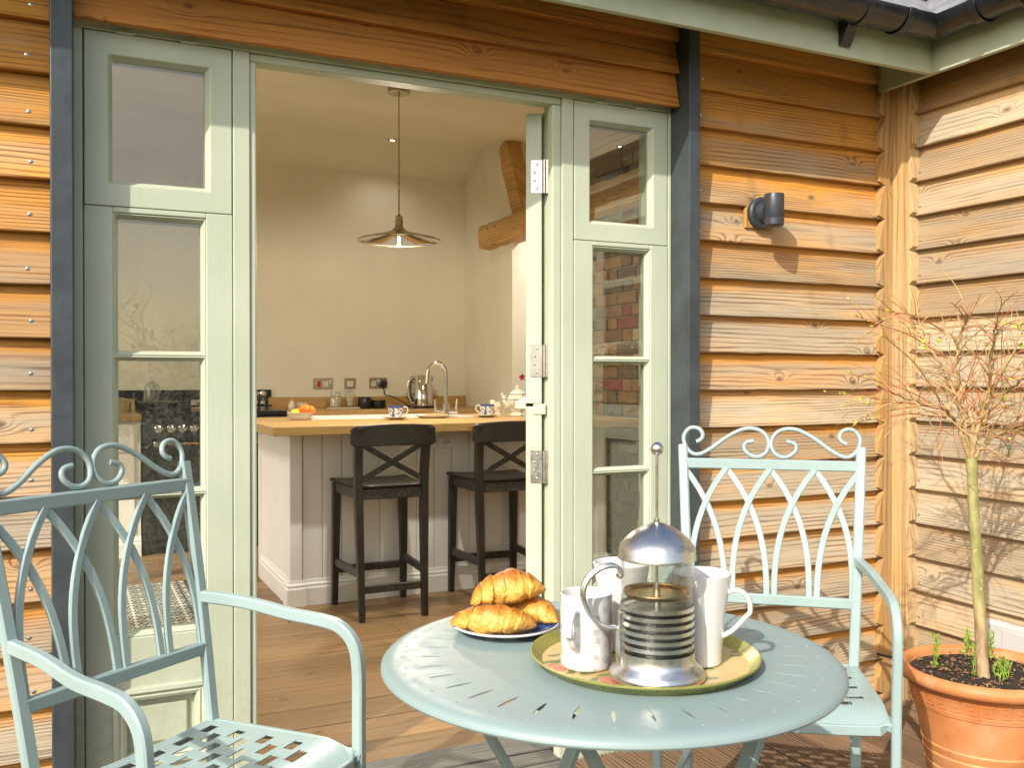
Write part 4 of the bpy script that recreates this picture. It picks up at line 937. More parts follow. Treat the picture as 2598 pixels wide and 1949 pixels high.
# ================================================================== KITCHEN SHELL
BY, SXI = 6.9, 2.86          # back wall, return wall
def ceil_z(y): return 2.67 + .107 * (y - 4.77)
fl = struct('kitchen_floor')
B().box(-1.5, 4.6, 2.601, 6.9, -.15, -.0165).build('subfloor', 'mortar', fl)
pm = {}
for rI in range(23):
    y = 2.602 + rI * .188; xs = -1.5 - random.uniform(0, 1.2)
    while xs < 4.6:
        L = random.choice((1.3, 1.6, 1.9, 2.2)); a, b_ = max(xs, -1.5), min(xs + L, 4.6)
        if b_ - a > .06:
            k = round(b_ - a, 2)
            if k not in pm: pm[k] = B().box(0, k - .003, 0, .1852, -.016, 0).mesh('plank')
            o = put('plank', pm[k], 'floor', fl, .0022, (a, y, random.uniform(-.0004, .0004)), seg=1); o.color = (1, random.uniform(.8, 1.15), 1, 1)
        xs += L
wb = thing('kitchen_wall', 'plain cream plastered wall behind the sockets, tap and kettle', 'wall')
B().box(-1.5, 4.6, BY, BY + .15, -.15, 2.685).build('plaster', 'cream_wall', wb)
zr = 2.86
B().add([(-1.5, BY, 2.6845), (4.6, BY, 2.6845), (4.6, 6.54, zr), (-1.5, 6.54, zr), (-1.5, BY + .15, 2.6845), (4.6, BY + .15, 2.6845), (4.6, 6.58, zr + .15), (-1.5, 6.58, zr + .15)], [(0, 1, 2, 3), (7, 6, 5, 4), (0, 4, 5, 1), (3, 2, 6, 7), (1, 5, 6, 2), (0, 3, 7, 4)]).build('coving_slope', 'cream_wall', wb)
cl = B().add([(-1.6, 2.44, ceil_z(2.44)), (4.7, 2.44, ceil_z(2.44)), (4.7, 6.56, ceil_z(6.56)), (-1.6, 6.56, ceil_z(6.56))] + [(-1.6, 2.44, ceil_z(2.44) + .08), (4.7, 2.44, ceil_z(2.44) + .08), (4.7, 6.56, ceil_z(6.56) + .08), (-1.6, 6.56, ceil_z(6.56) + .08)],
             [(0, 1, 2, 3), (7, 6, 5, 4), (0, 4, 5, 1), (1, 5, 6, 2), (2, 6, 7, 3), (3, 7, 4, 0)]).build('ceiling', 'cream_wall'); kind(cl, 'structure')
wr_ = thing('kitchen_wall', 'cream return wall behind the oak beam, darker than the wall beside it', 'wall')
B().box(SXI, SXI + .14, 6.02, BY - .001, -.05, 2.93).build('plaster', 'cream_wall', wr_)
wh_ = thing('kitchen_wall', 'ochre wall of the passage glimpsed beyond the beam', 'wall')
B().box(4.6, 4.7, 2.6, BY + .1, -.15, 3.1).build('plaster', 'hall_wall', wh_)
B().box(SXI + .141, 4.599, BY - .16, BY - .001, -.05, 2.93).build('plaster', 'hall_wall', wh_)
wf = thing('kitchen_wall', 'plastered inner face of the door wall', 'wall')
B().box(-1.5, .0125, 2.601, 2.62, -.02, 2.47).build('plaster', 'cream_wall', wf)
B().box(1.715, 4.6, 2.601, 2.62, -.02, 2.47).build('plaster', 'cream_wall', wf)
B().box(.013, 1.7145, 2.601, 2.62, 1.985, 2.47).build('plaster', 'cream_wall', wf)
B().box(2.661, 4.6, 2.45, 2.60, -.15, 2.42).build('masonry', 'cream_wall', wf)
# left gable wall with a tall glazed opening
wg = thing('kitchen_wall', 'gable wall at the cooker end with a tall garden window', 'wall')
OY0, OY1, OZ0, OZ1 = 3.3, 6.0, .10, 2.25
B().box(-1.65, -1.5, 2.6, OY0, -.15, 3.0).build('plaster', 'cream_wall', wg); B().box(-1.65, -1.5, OY1, BY + .15, -.15, 3.0).build('plaster', 'cream_wall', wg)
B().box(-1.65, -1.5, OY0, OY1, OZ1, 3.0).build('plaster', 'cream_wall', wg); B().box(-1.65, -1.5, OY0, OY1, -.15, OZ0).build('plaster', 'cream_wall', wg)
gw = thing('garden_window', 'tall sage framed window in the gable end of the kitchen', 'window', (-1.58, 4.65, 0))
for k in range(4):
    yy = OY0 + (OY1 - OY0) * k / 3 - 4.65; B().box(-.03, .03, yy - .035, yy + .035, OZ0, OZ1).build('mullion', 'sage', gw)
for zz in (OZ0, OZ1 - .06): B().box(-.028, .028, OY0 - 4.65, OY1 - 4.65, zz, zz + .06).build('rail', 'sage', gw)

# brick chimney breast seen through the sidelight
bw = thing('brick_wall', 'old ochre brick wall with a few white and red bricks inside, seen through the sidelight', 'wall')
XB = 3.02
B().box(XB + .006, XB + .30, 2.75, 5.25, -.05, 2.52).build('mortar', 'mortar', bw)
bm1 = B().box(-.012, .05, 0, .205, 0, .064).mesh('brick'); bm2 = B().box(-.012, .05, 0, .098, 0, .064).mesh('brick')
for r_ in range(33):
    y = 3.5 + (.055 if r_ % 2 else 0); k = 0
    while y < 5.05:
        hh = (k + r_) % 2; me = bm2 if hh else bm1; L = .098 if hh else .205
        put('brick', me, 'brick', bw, .003, (XB + random.uniform(-.003, .003), y, .002 + r_ * .0745), seg=1); y += L + .011; k += 1

# oak beam and brace
bmn = thing('oak_beam', 'rough old oak beam end with peg holes and a sloping brace', 'beam', (0, 0, 0))
e0 = onY(1221, 600, 6.40); bx = e0.x; 
zb0 = onY(1222, 632, 6.40).z; zt0 = onY(1222, 575, 6.40).z
def rough_beam(pts, w_, h_, up, seed):
    rs_ = random.Random(seed); P = smooth_path(pts, 5); b = B(); n = len(P)
    b.sweep(P, [(-w_ / 2, -h_ / 2), (-w_ * .1, -h_ * .52), (w_ / 2, -h_ / 2), (w_ * .52, 0), (w_ / 2, h_ / 2), (0, h_ * .52), (-w_ / 2, h_ / 2), (-w_ * .51, h_ * .1)], up)
    b.v = [(x_ + rs_.uniform(-.005, .005), y_ + rs_.uniform(-.004, .004), z_ + rs_.uniform(-.006, .006)) for x_, y_, z_ in b.v]; return b
zc = (zb0 + zt0) / 2
rough_beam([(bx + .06, 6.42, zc), (bx + .06, 6.0, zc + .005), (bx + .06, 5.3, zc + .01), (bx + .06, 4.2, zc)], .15, zt0 - zb0, (0, 0, 1), 4).build('beam', 'beam', bmn, bevel=.008)
bt = onX(1284, 388, bx + .05); bb_ = onX(1338, 580, bx + .05)
br_ = rough_beam([(bx + .075, bt.y + .0, bt.z + .06), (bx + .075, bt.y * .5 + bb_.y * .5 + .015, bt.z * .5 + bb_.z * .5), (bx + .075, bb_.y, bb_.z)], .11, .155, (0, 1, 0), 8).build('brace', 'beam', bmn, bevel=.006)
peg = B().lathe([(0, 0), (.008, 0), (.008, .004), (0, .004)], 10).mesh('peg_hole')
for u, v in ((1237, 580), (1255, 574), (1276, 580)):
    p = onX(u, v, bx - .018); put('peg_hole', peg, 'black', bmn, loc=(bx - .019, p.y, p.z), rot=(0, R(90), 0))

# ================================================================== ISLAND
IX0, IX1, IY0, IY1, CT = .98, 2.77, 4.59, 5.42, .893
isl = thing('kitchen_island', 'white panelled island with thick oak worktop and breakfast bar overhang', 'island', (1.87, 5.0, 0))
OX, OY = 1.87, 5.0
def ib(name, x0, x1, y0, y1, z0, z1, mat='white', bevel=.002): return B().box(x0 - OX, x1 - OX, y0 - OY, y1 - OY, z0, z1).build(name, mat, isl, bevel=bevel)
ib('carcass', IX0 + .02, IX1 - .02, IY0 + .02, IY1, .0, .85)
x = IX0 + .063; W_ = .0985
while x < IX1 - .06:
    e = min(x + W_ - .002, IX1 - .05); ib('panel_board', x, e, IY0 + .006, IY0 + .0195, .10, .85, bevel=.003); x += W_
y = IY0 + .063
while y < IY1 - .06:
    ib('panel_board', IX0 + .006, IX0 + .0195, y, min(y + W_ - .002, IY1 - .05), .10, .85, bevel=.003); y += W_
for (a, b_) in ((IX0 - .004, IY0 - .004), (IX1 - .058, IY0 - .004), (IX0 - .004, IY1 - .06)): ib('corner_post', a, a + .062, b_, b_ + .062, 0, .8505, bevel=.004)
sk = [(0, 0), (-.018, 0), (-.018, .085), (-.013, .092), (-.014, .104), (-.006, .112), (-.004, .125), (0, .127)]
B().prism([(p[0] + IY0 + .006 - OY, p[1]) for p in sk], IX0 + .058 - OX, IX1 - .058 - OX, 0).build('skirting', 'white', isl, bevel=.001, seg=1)
B().prism([(p[0] + IX0 + .006 - OX, p[1]) for p in sk], IY0 + .058 - OY, IY1 - .06 - OY, 1).build('skirting', 'white', isl, bevel=.001, seg=1)
for (a, b_) in ((IX0 - .004, IY0 - .004), (IX1 - .058, IY0 - .004)):
    B().loops([[(a + dx * .062 - OX + (dx - .5) * 2 * i, b_ + dy * .062 - OY + (dy - .5) * 2 * i, z) for dx, dy in ((0, 0), (1, 0), (1, 1), (0, 1))] for i, z in ((.016, 0), (.016, .085), (.011, .092), (.012, .104), (.005, .112), (.002, .127))], True, True).build('post_base', 'white', isl)
WT = CT - .042
wt = B(); wt.box(.856 - OX, 2.90 - OX, 4.375 - OY, 5.06 - OY, WT, CT); wt.build('worktop', 'oak_top', isl, bevel=.003)
B().box(.856 - OX, 1.16 - OX, 5.0605 - OY, 5.47 - OY, WT, CT).build('worktop', 'oak_top', isl, bevel=.003)
B().box(2.17 - OX, 2.90 - OX, 5.0605 - OY, 5.47 - OY, WT, CT).build('worktop', 'oak_top', isl, bevel=.003)
snk = thing('butler_sink', 'white ceramic butler sink set in the far side of the island', 'sink', (1.665, 5.28, CT - .25))
b = B(); b.loops([[(sx * (.50 - i), sy * (.215 - i), z) for sx, sy in ((-1, -1), (1, -1), (1, 1), (-1, 1))] for i, z in ((0, 0), (0, .255), (.03, .255), (.035, .05))], True, True); b.build('basin', 'porcelain', snk, bevel=.006)

# stools ------------------------------------------------------------------
def stool():
    s = thing('bar_stool', '', 'bar stool'); SZ = .63
    # faces +y ; back at y=-.19
    for sx in (-1, 1):
        pts = [(sx * .152, -.205, 0), (sx * .156, -.185, .30), (sx * .160, -.172, .60), (sx * .163, -.180, .75), (sx * .166, -.208, .895)]
        pp = smooth_path(pts, 4); sc_ = [.72 + .28 * min(1, i / 6) for i in range(len(pp))]; a, h = .018, .021
        B().sweep(pp, [(-a, -h), (a, -h), (a, h), (-a, h)], (0, 1, 0), scale=sc_).build('back_leg', 'stool', s, bevel=.003)
        pts = [(sx * .178, .185, 0), (sx * .172, .168, .61)]; pp = [Vector(pts[0]) * (1 - t) + Vector(pts[1]) * t for t in (0, .25, .5, .75, 1)]
        B().sweep(pp, [(-a, -h), (a, -h), (a, h), (-a, h)], (0, 1, 0), scale=[.75, .85, .95, 1, 1]).build('front_leg', 'stool', s, bevel=.003)
        B().bar([(sx * .153, -.19, .215), (sx * .175, .175, .215)], .02, .036, up=(0, 0, 1), ch=.1).build('side_rail', 'stool', s)
        B().bar([(sx * .160, -.17, .585), (sx * .173, .165, .585)], .022, .05, up=(0, 0, 1), ch=.1).build('apron', 'stool', s)
    B().bar([(-.153, -.192, .145), (.153, -.192, .145)], .02, .036, up=(0, 0, 1), ch=.1).build('back_rail', 'stool', s)
    B().bar([(-.175, .176, .175), (.175, .176, .175)], .02, .036, up=(0, 0, 1), ch=.1).build('foot_rail', 'stool', s)
    B().bar([(-.16, -.172, .583), (.16, -.172, .583)], .022, .05, up=(0, 0, 1), ch=.1).build('apron', 'stool', s)
    B().bar([(-.173, .165, .585), (.173, .165, .585)], .022, .05, up=(0, 0, 1), ch=.1).build('apron', 'stool', s)
    ls = []
    for i in range(13):
        t = i / 12; y_ = -.19 + .40 * t; hw = .162 + .036 * t; dz = -.008 * math.sin(math.pi * t) - (.006 if i in (0, 12) else 0)
        ls.append([(-hw, y_, SZ - .018), (-hw * .99, y_, SZ + .002 + dz), (-hw * .5, y_, SZ - .004 + dz), (hw * .5, y_, SZ - .004 + dz), (hw * .99, y_, SZ + .002 + dz), (hw, y_, SZ - .018)])
    B().loops(ls, True, True).build('seat', 'stool', s, bevel=.005)
    ls = []
    for i in range(17):
        u = i / 8 - 1; x_ = u * .205; y_ = -.212 - .024 * (1 - u * u) + .008; z1 = .910 - .012 * u * u - (.010 if abs(u) > .97 else 0); z0 = .803 + .006 * (1 - u * u) + (.012 if abs(u) > .97 else 0)
        ls.append([(x_, y_ - .009, z0), (x_, y_ + .009, z0), (x_, y_ + .007, z1), (x_, y_ - .011, z1)])
    B().loops(ls, True, True).build('top_rail', 'stool', s, bevel=.004, smooth=50)
    for sx in (-1, 1):
        B().bar([(sx * -.15, -.178 + .004 * sx, .645), (0, -.186 + .004 * sx, .728), (sx * .15, -.194 + .004 * sx, .815)], .012, .026, up=(0, 0, 1), ch=.1).build('cross_brace', 'stool', s)
    return s
st = stool(); st.location = (1.367, 4.365, 0); st['label'] = 'black-brown wooden bar stool with crossed back, whole, in front of the island socket'; st['group'] = 'bar stools at the island'
dup(st, (1.985, 4.375, 0), R(-2), 'black-brown wooden bar stool with crossed back partly hidden by the open door edge', 'bar stools at the island')

# ================================================================== BACK COUNTER, COOKER, CUPBOARD
CKX0, CKX1, CKY = .42, 1.31, 6.25
bc = thing('base_cupboard', 'run of base units with oak worktop and upstand under the sockets', 'kitchen unit', (2.08, 6.58, 0))
B().box(1.315 - 2.08, 2.855 - 2.08, 6.30 - 6.58, 6.895 - 6.58, 0, .853).build('carcass', 'white', bc, bevel=.002)
B().box(1.313 - 2.08, 2.857 - 2.08, 6.255 - 6.58, 6.897 - 6.58, .8535, CT).build('worktop', 'oak_top', bc, bevel=.003)
B().box(1.313 - 2.08, 2.857 - 2.08, 6.877 - 6.58, 6.8985 - 6.58, CT + .0005, CT + .085).build('upstand', 'oak_top', bc, bevel=.002)
for k in range(3):
    a = 1.335 + k * .505; B().box(a - 2.08, a + .495 - 2.08, 6.282 - 6.58, 6.2995 - 6.58, .12, .84).build('cupboard_door', 'white', bc, bevel=.003)
lc = thing('drawer_unit', 'white painted drawer unit with oak worktop beside the black cooker', 'kitchen unit', (-.1, 6.58, 0))
LX0, LX1 = -.75, .413
def lb(name, x0, x1, y0, y1, z0, z1, mat='white', bevel=.002, par=None): return B().box(x0 + .1, x1 + .1, y0 - 6.58, y1 - 6.58, z0, z1).build(name, mat, par or lc, bevel=bevel)
lb('carcass', LX0, LX1, 6.29, 6.895, 0, .853)
lb('worktop', LX0 - .02, LX1 + .002, 6.245, 6.897, .8535, CT, 'oak_top'); lb('upstand', LX0, LX1, 6.877, 6.8985, CT + .0005, CT + .085, 'oak_top')
for z0, z1 in ((.66, .83), (.40, .645), (.15, .385)):
    for xa, xb in ((-.13, .375), (-.66, -.16)):
        d_ = lb('drawer_front', xa, xb, 6.276, 6.2895, z0, z1); B().ring((xa + .1 + .0, xb + .1, z0, z1), [(0, 6.2755 - 6.58), (.030, 6.2755 - 6.58), (.034, 6.279 - 6.58)], 6.279 - 6.58 + .003).build('drawer_frame', 'white', d_, bevel=.001, seg=1)
        B().lathe([(0, 0), (.008, 0), (.009, .012), (.016, .02), (.012, .028), (0, .03)], 12).build('knob', 'blackplastic', d_, smooth=40, loc=((xa + xb) / 2 + .1, 6.2755 - 6.58, (z0 + z1) / 2), rot=(R(90), 0, 0))
B().prism([(p[0] + 6.2895 - 6.58, p[1]) for p in sk], LX0 + .1, LX1 + .1, 0).build('skirting', 'white', lc)
ck = thing('range_cooker', 'black range cooker with chrome knobs and brass towel rails', 'cooker', (.865, 6.57, 0))
def cb(name, x0, x1, y0, y1, z0, z1, mat='black', bevel=.003): return B().box(x0 - .865, x1 - .865, y0 - 6.57, y1 - 6.57, z0, z1).build(name, mat, ck, bevel=bevel)
cb('body', CKX0 + .003, CKX1 - .003, 6.29, 6.87, .05, .875); cb('plinth', CKX0 + .02, CKX1 - .02, 6.33, 6.86, 0, .05)
cb('hob', CKX0, CKX1, 6.235, 6.872, .8755, .905); cb('control_panel', CKX0 + .004, CKX1 - .004, 6.25, 6.2895, .74, .872, 'lampgrey')
dr = [cb('oven_door', CKX0 + .008, .86, 6.262, 6.2895, .45, .73), cb('oven_door', CKX0 + .008, .86, 6.262, 6.2895, .10, .44), cb('oven_door', .87, CKX1 - .008, 6.262, 6.2895, .10, .73)]
for d_, (xa, xb, za, zb2) in zip(dr, ((.50, .80, .49, .66), (.50, .80, .16, .36), (.95, 1.23, .30, .62))):
    B().box(xa - .865, xb - .865, 6.259 - 6.57, 6.2615 - 6.57, za, zb2).build('oven_glass', 'black', d_)
for d_, (xa, xb, z) in zip(dr, ((.51, .85, .705), (.51, .85, .415), (.885, 1.28, .705))):
    B().tube([(xa - .865, 6.215 - 6.57, z), (xb - .865, 6.215 - 6.57, z)], .009, 10).build('rail', 'brass', d_, smooth=60)
    for q in (xa, xb): B().box(q - .03 - .865, q + .03 - .865, 6.205 - 6.57, 6.263 - 6.57, z - .016, z + .016).build('rail_end', 'chrome', d_, bevel=.006)
kn = B().lathe([(0, 0), (.027, 0), (.027, .006), (.022, .010), (.02, .022), (.014, .024), (.014, .034), (0, .035)], 20).mesh('knob', 35)
for u in (403, 435, 464, 493):
    p = onY(u, 1080, 6.25); put('knob', kn, 'chrome', ck, loc=(p.x - .865, 6.25 - 6.57, .80), rot=(R(90), 0, 0))
for k in range(3): put('knob', kn, 'chrome', ck, loc=(1.03 + k * .09 - .865, 6.25 - 6.57, .80), rot=(R(90), 0, 0))
for cxx, cyy in ((.60, 6.42), (.60, 6.70), (.87, 6.55), (1.12, 6.42), (1.12, 6.70)):
    B().lathe([(.0, .906), (.045, .906), (.045, .918), (.03, .922), (0, .922)], 16, (cxx - .865, cyy - 6.57, 0)).build('burner', 'blackplastic', ck, smooth=40)
    for a in range(4):
        t = a * math.pi / 2; B().box(.02, .13, -.006, .006, .925, .938).build('pan_support', 'black', ck, loc=(cxx - .865, cyy - 6.57, 0), rot=(0, 0, t))
p0 = onY(346, 992, 6.895)
sp = tag(B().box(.30, 1.335, 6.883, 6.8985, .906, 1.035).build('splashback', 'granite', None), 'speckled black granite splashback behind the cooker', 'splashback')
# things by the cooker
def at(u, y, z=None): p = onY(u, 1000, y); return p.x
bdm = thing('chopping_board', 'dark oval board raised on feet, lying on the hob under the glass dome', 'board', (at(415, 6.58), 6.58, .938))
B().lathe([(0, .012), (.14, .012), (.155, .018), (.155, .026), (.145, .03), (0, .03)], 36, ex=1.05, ey=.7).build('slab', 'stool', bdm, smooth=40)
for sx in (-1, 1): B().box(sx * .08 - .012, sx * .08 + .012, -.06, .06, 0, .0125).build('foot', 'stool', bdm)
def cloche(label, loc, r_, h):
    t = thing('glass_dome', label, 'glass dome', loc)
    B().lathe([(r_, 0), (r_ * 1.0, h * .55), (r_ * .93, h * .75), (r_ * .72, h * .92), (r_ * .3, h), (0, h * 1.01), (0, h * .99), (r_ * .29, h * .98), (r_ * .70, h * .90), (r_ * .90, h * .74), (r_ * .97, h * .55), (r_ * .97, 0), (r_, 0)], 32).build('dome', 'glass', t, smooth=50)
    B().ball((0, 0, h + .013), .014, 12, 8).build('knob', 'glass', t, smooth=80); return t
dm1 = cloche('tall glass dome tied with string, standing on the board over the cooker', (at(386, 6.56), 6.56, .968), .052, .125)
B().tube([(.012 * math.cos(t), .012 * math.sin(t), .128) for t in [i * .628 for i in range(10)]], .002, 5, closed=True).build('string', 'debris', dm1)
cloche('low wide glass dome on the oak worktop beside the cooker', (at(296, 6.58), 6.58, CT), .088, .10)
bx_ = thing('card_box', 'small pale pink card box on the back of the cooker', 'box', (at(502, 6.80), 6.80, .905)); B().box(-.045, .045, -.02, .02, 0, .062).build('box_body', 'plaster_pink', bx_, bevel=.002); B().box(-.008, .01, -.0208, -.0201, .03, .042).build('printed_mark', 'black', bx_)
for k, (u, lb_) in enumerate(((649, 'clear pepper grinder at the edge of the hob by the door jamb'), (666, 'clear salt grinder next to the oak upstand'))):
    g_ = thing('spice_grinder', lb_, 'grinder', (at(u, 6.80), 6.80, .905), 0, 'spice grinders')
    B().lathe([(0, 0), (.022, 0), (.024, .006), (.018, .03), (.022, .075), (.024, .085), (.015, .092)], 20).build('body', 'glass', g_, smooth=40)
    B().lathe([(.0, .08), (.02, .082), (.026, .098), (.022, .115), (.0, .122)], 20).build('cap', 'chrome', g_, smooth=40); B().lathe([(0, .003), (.016, .003), (.014, .05), (0, .05)], 16).build('salt', 'flour', g_)

# sockets ------------------------------------------------------------------
def socket(u0, u1, y, v0, v1, label, kind_, mat, group):
    a, b_ = onY(u0, v0, y), onY(u1, v1, y); w_ = b_.x - a.x; h_ = a.z - b_.z
    s = thing('wall_socket', label, 'socket', ((a.x + b_.x) / 2, y, (a.z + b_.z) / 2), 0, group)
    B().box(-w_ / 2, w_ / 2, -.009, 0, -h_ / 2, h_ / 2).build('plate', mat, s, bevel=.003)
    def outlet(cx_):
        o = B().box(cx_ - .019, cx_ + .019, -.0105, -.0091, -.024, .018).build('insert', 'porcelain', s, bevel=.001)
        for dx, dz, ww, hh in ((0, .006, .0035, .008), (-.011, -.014, .007, .0035), (.011, -.014, .007, .0035)): B().box(cx_ + dx - ww / 2, cx_ + dx + ww / 2, -.0111, -.0106, dz - hh / 2, dz + hh / 2).build('slot', 'black', o)
    if kind_ == 0:
        outlet(w_ * .12); B().box(-w_ * .30, -w_ * .14, -.013, -.0091, -.025, .018).build('rocker', 'red_switch', s, bevel=.002); B().box(w_ * .30, w_ * .40, -.012, -.0091, .0, .028).build('rocker', 'porcelain', s, bevel=.001)
    elif kind_ == 1: B().box(-.024, .024, -.012, -.0091, -.022, .022).build('rocker', 'porcelain', s, bevel=.001)
    else:
        outlet(-w_ * .26); outlet(w_ * .26); B().box(-.012, -.001, -.012, -.0091, .008, .03).build('rocker', 'porcelain', s, bevel=.001); B().box(.001, .012, -.012, -.0091, .008, .03).build('rocker', 'porcelain', s, bevel=.001)
    return s
socket(795, 844, BY, 960, 987, 'bronze cooker switch socket with red rocker above the flour jar', 0, 'nickel', 'bronze sockets on the cream wall')
socket(873, 902, BY, 960, 987, 'single square bronze switch plate above the clip-top jar', 1, 'nickel', 'bronze sockets on the cream wall')
s3 = socket(936, 982, BY, 959, 986, 'double bronze socket with a black plug pushed in', 2, 'nickel', 'bronze sockets on the cream wall')
socket(1086, 1146, IY0 + .0055, 1094, 1136, 'pale double socket on the front of the island', 2, 'white', None)
pg = thing('plug', 'black plug and cable in the right half of the bronze socket', 'plug', (at(973, 6.87), 6.87, s3.location.z - .005))
B().lathe([(0, -.02), (.02, -.02), (.027, -.008), (.027, .012), (.02, .02), (0, .02)], 20).build('plug_body', 'blackplastic', pg, smooth=40, rot=(R(90), 0, 0))
kx = at(1070, 6.62)
B().tube(smooth_path([(0, 0, -.015), (.004, -.005, -.05), (.012, -.02, -.085), (.05, -.08, -.098 + .0), (kx - pg.location.x - .06, -.22, CT + .004 - pg.location.z)], 6), .0042, 8).build('cable', 'blackplastic', pg, smooth=60)

# small things on the back counter -----------------------------------------
def lth(name, label, cat, loc, prof_, mat, n=28, grp=None, part='body'):
    t = thing(name, label, cat, loc, 0, grp); B().lathe(prof_, n).build(part, mat, t, smooth=40); return t
t = lth('sugar_pot', 'small lidded white ceramic pot by the upstand', 'pot', (at(740, 6.74), 6.74, CT), [(0, 0), (.022, 0), (.026, .01), (.026, .03), (.018, .048), (.012, .052)], 'cream_glaze'); B().lathe([(.0175, .049), (.008, .06), (.004, .062), (.007, .068), (.004, .074), (0, .075)], 20).build('lid', 'cream_glaze', t, smooth=40)
lth('sugar_bowl', 'little round white bowl next to the lidded pot', 'bowl', (at(767, 6.72), 6.72, CT), [(0, 0), (.02, 0), (.022, .006), (.037, .02), (.042, .044), (.040, .045), (.035, .022), (.02, .01), (0, .009)], 'cream_glaze')
ty = thing('jar_tray', 'flat cream tray under the two glass jars', 'tray', (at(871, 6.70), 6.70, CT)); B().box(-.115, .115, -.05, .05, 0, .011).build('slab', 'cream_glaze', ty, bevel=.004)
t = thing('storage_jar', 'open glass jar half full of flour', 'jar', (at(851, 6.70), 6.70, CT + .011)); B().lathe([(0, 0), (.042, 0), (.045, .006), (.045, .075), (.036, .09), (.036, .11), (.039, .111), (.039, .118), (.034, .118), (.034, .09), (.042, .074), (.042, .004), (0, .004)], 28).build('glass_jar', 'glass', t, smooth=40); B().lathe([(0, .006), (.0405, .006), (.0405, .066), (.02, .072), (0, .062)], 24).build('flour', 'flour', t, smooth=60)
t = thing('storage_jar', 'clip-top glass jar with pale pasta coils', 'jar', (at(888, 6.70), 6.70, CT + .011)); B().lathe([(0, 0), (.040, 0), (.043, .006), (.045, .05), (.042, .09), (.030, .105), (.032, .115), (.0, .128)], 28).build('glass_jar', 'glass', t, smooth=40)
pb = B()
for k in range(7): pb.tube([((.012 + .003 * k) * math.cos(a * .55 + k), (.012 + .003 * k) * math.sin(a * .55 + k), .012 + .011 * k + .003 * math.sin(a)) for a in range(12)], .0035, 6, closed=True)
pb.build('pasta', 'flour', t, smooth=60); B().tube([(.034 * math.cos(a * .4), .034 * math.sin(a * .4), .112) for a in range(16)], .0022, 5, closed=True).build('clip_wire', 'steel', t)
for u, w_, h, lb_ in ((925, .050, .088, 'taller dark red glass candle jar with bright rim'), (960, .054, .064, 'low dark red glass dish beside the kettle')):
    t = thing('glass_pot', lb_, 'glass pot', (at(u, 6.70), 6.70, CT)); B().lathe([(0, 0), (w_ * .85, 0), (w_, .01), (w_, h * .85), (w_ * .9, h * .93)], 28).build('pot', 'blackplastic', t, smooth=40); B().lathe([(w_ * .88, h * .90), (w_ * 1.02, h * .93), (w_ * 1.02, h), (w_ * .7, h * 1.02), (0, h * .98)], 28).build('lid', 'redglass', t, smooth=40)
ks = thing('cake_stand', 'three-tier cake stand with wire handle half behind the kettle', 'cake stand', (at(1049, 6.79), 6.79, CT))
for z, r_ in ((.012, .085), (.095, .068), (.185, .050)): B().lathe([(0, z), (r_ * .5, z), (r_, z + .012), (r_ * .98, z + .015), (r_ * .5, z + .004), (0, z + .004)], 30).build('plate', 'cream_glaze', ks, smooth=50)
B().tube([(0, 0, .0), (0, 0, .265)], .0025, 8).build('rod', 'steel', ks); B().tube([(0, 0, .265), (.02, 0, .29), (0, 0, .318), (-.02, 0, .29)], .0014, 6, closed=True).build('handle', 'steel', ks); B().lathe([(0, 0), (.03, 0), (.028, .012), (0, .013)], 20).build('foot', 'steel', ks)
kt = thing('kettle', 'polished chrome jug kettle with black handle on its base', 'kettle', (at(1074, 6.62), 6.62, CT))
B().lathe([(0, 0), (.082, 0), (.084, .012), (.078, .018), (0, .018)], 32).build('power_base', 'blackplastic', kt, smooth=40)
B().lathe([(0, .0185), (.072, .0185), (.0735, .03), (.0728, .045), (.0732, .048), (.0722, .06), (.0728, .063), (.0716, .075), (.064, .232), (.06, .238), (.058, .246), (0, .250)], 40).build('jug', 'chrome', kt, smooth=35)
hv = Vector((-_rt.x, -_rt.y, 0)); hv.normalize()
def kp(r_, z): return hv * r_ + Vector((0, 0, z))
B().bar(smooth_path([kp(.062, .236), kp(.085, .236), kp(.108, .205), (kp(.116, .15)), kp(.108, .09), kp(.09, .045), kp(.07, .035)], 5), .018, .012, ch=.25).build('handle', 'chrome', kt, smooth=50)
B().bar(smooth_path([kp(.060, .22), kp(.078, .215), kp(.092, .19), kp(.098, .15), kp(.093, .10), kp(.08, .06), kp(.07, .05)], 5), .016, .012, ch=.25).build('grip', 'blackplastic', kt, smooth=50)
sp_ = -hv; B().prism([(-.02, .20), (.02, .20), (.012, .24), (-.012, .24)], .0, .012, 1).build('spout', 'chrome', kt, loc=sp_ * .062, rot=(0, 0, math.atan2(sp_.y, sp_.x) - math.pi / 2), bevel=.003)

# ================================================================== ON THE ISLAND
def isl_at(u, v): p = onZ(u, v, CT); return p
tp_ = Vector((at(1129, 5.36), 5.36, CT)); 
p = Vector((at(1131, 5.03), 5.03, CT))
tap = thing('kitchen_tap', 'tall chrome swan-neck tap with two lever handles at the sink', 'tap', (p.x, p.y, CT))
B().lathe([(0, 0), (.026, 0), (.026, .006), (.0215, .010), (.0215, .075), (.018, .078), (.0, .078)], 28).build('tap_body', 'chrome', tap, smooth=40)
d_ = Vector((-_rt.x, -_rt.y, 0)); pts = [Vector((0, 0, .07)), Vector((0, 0, .16)), Vector((0, 0, .245))]
Rn = .052
for k in range(1, 13):
    a = math.pi * k / 12; pts.append(Vector((0, 0, .245 + .09 * 0)) + d_ * (Rn * (1 - math.cos(a))) + Vector((0, 0, Rn * 1.35 * math.sin(a))))
pts.append(pts[-1] + Vector((0, 0, -.05)) + d_ * .004)
B().tube(pts, .0115, 14).build('spout', 'chrome', tap, smooth=50)
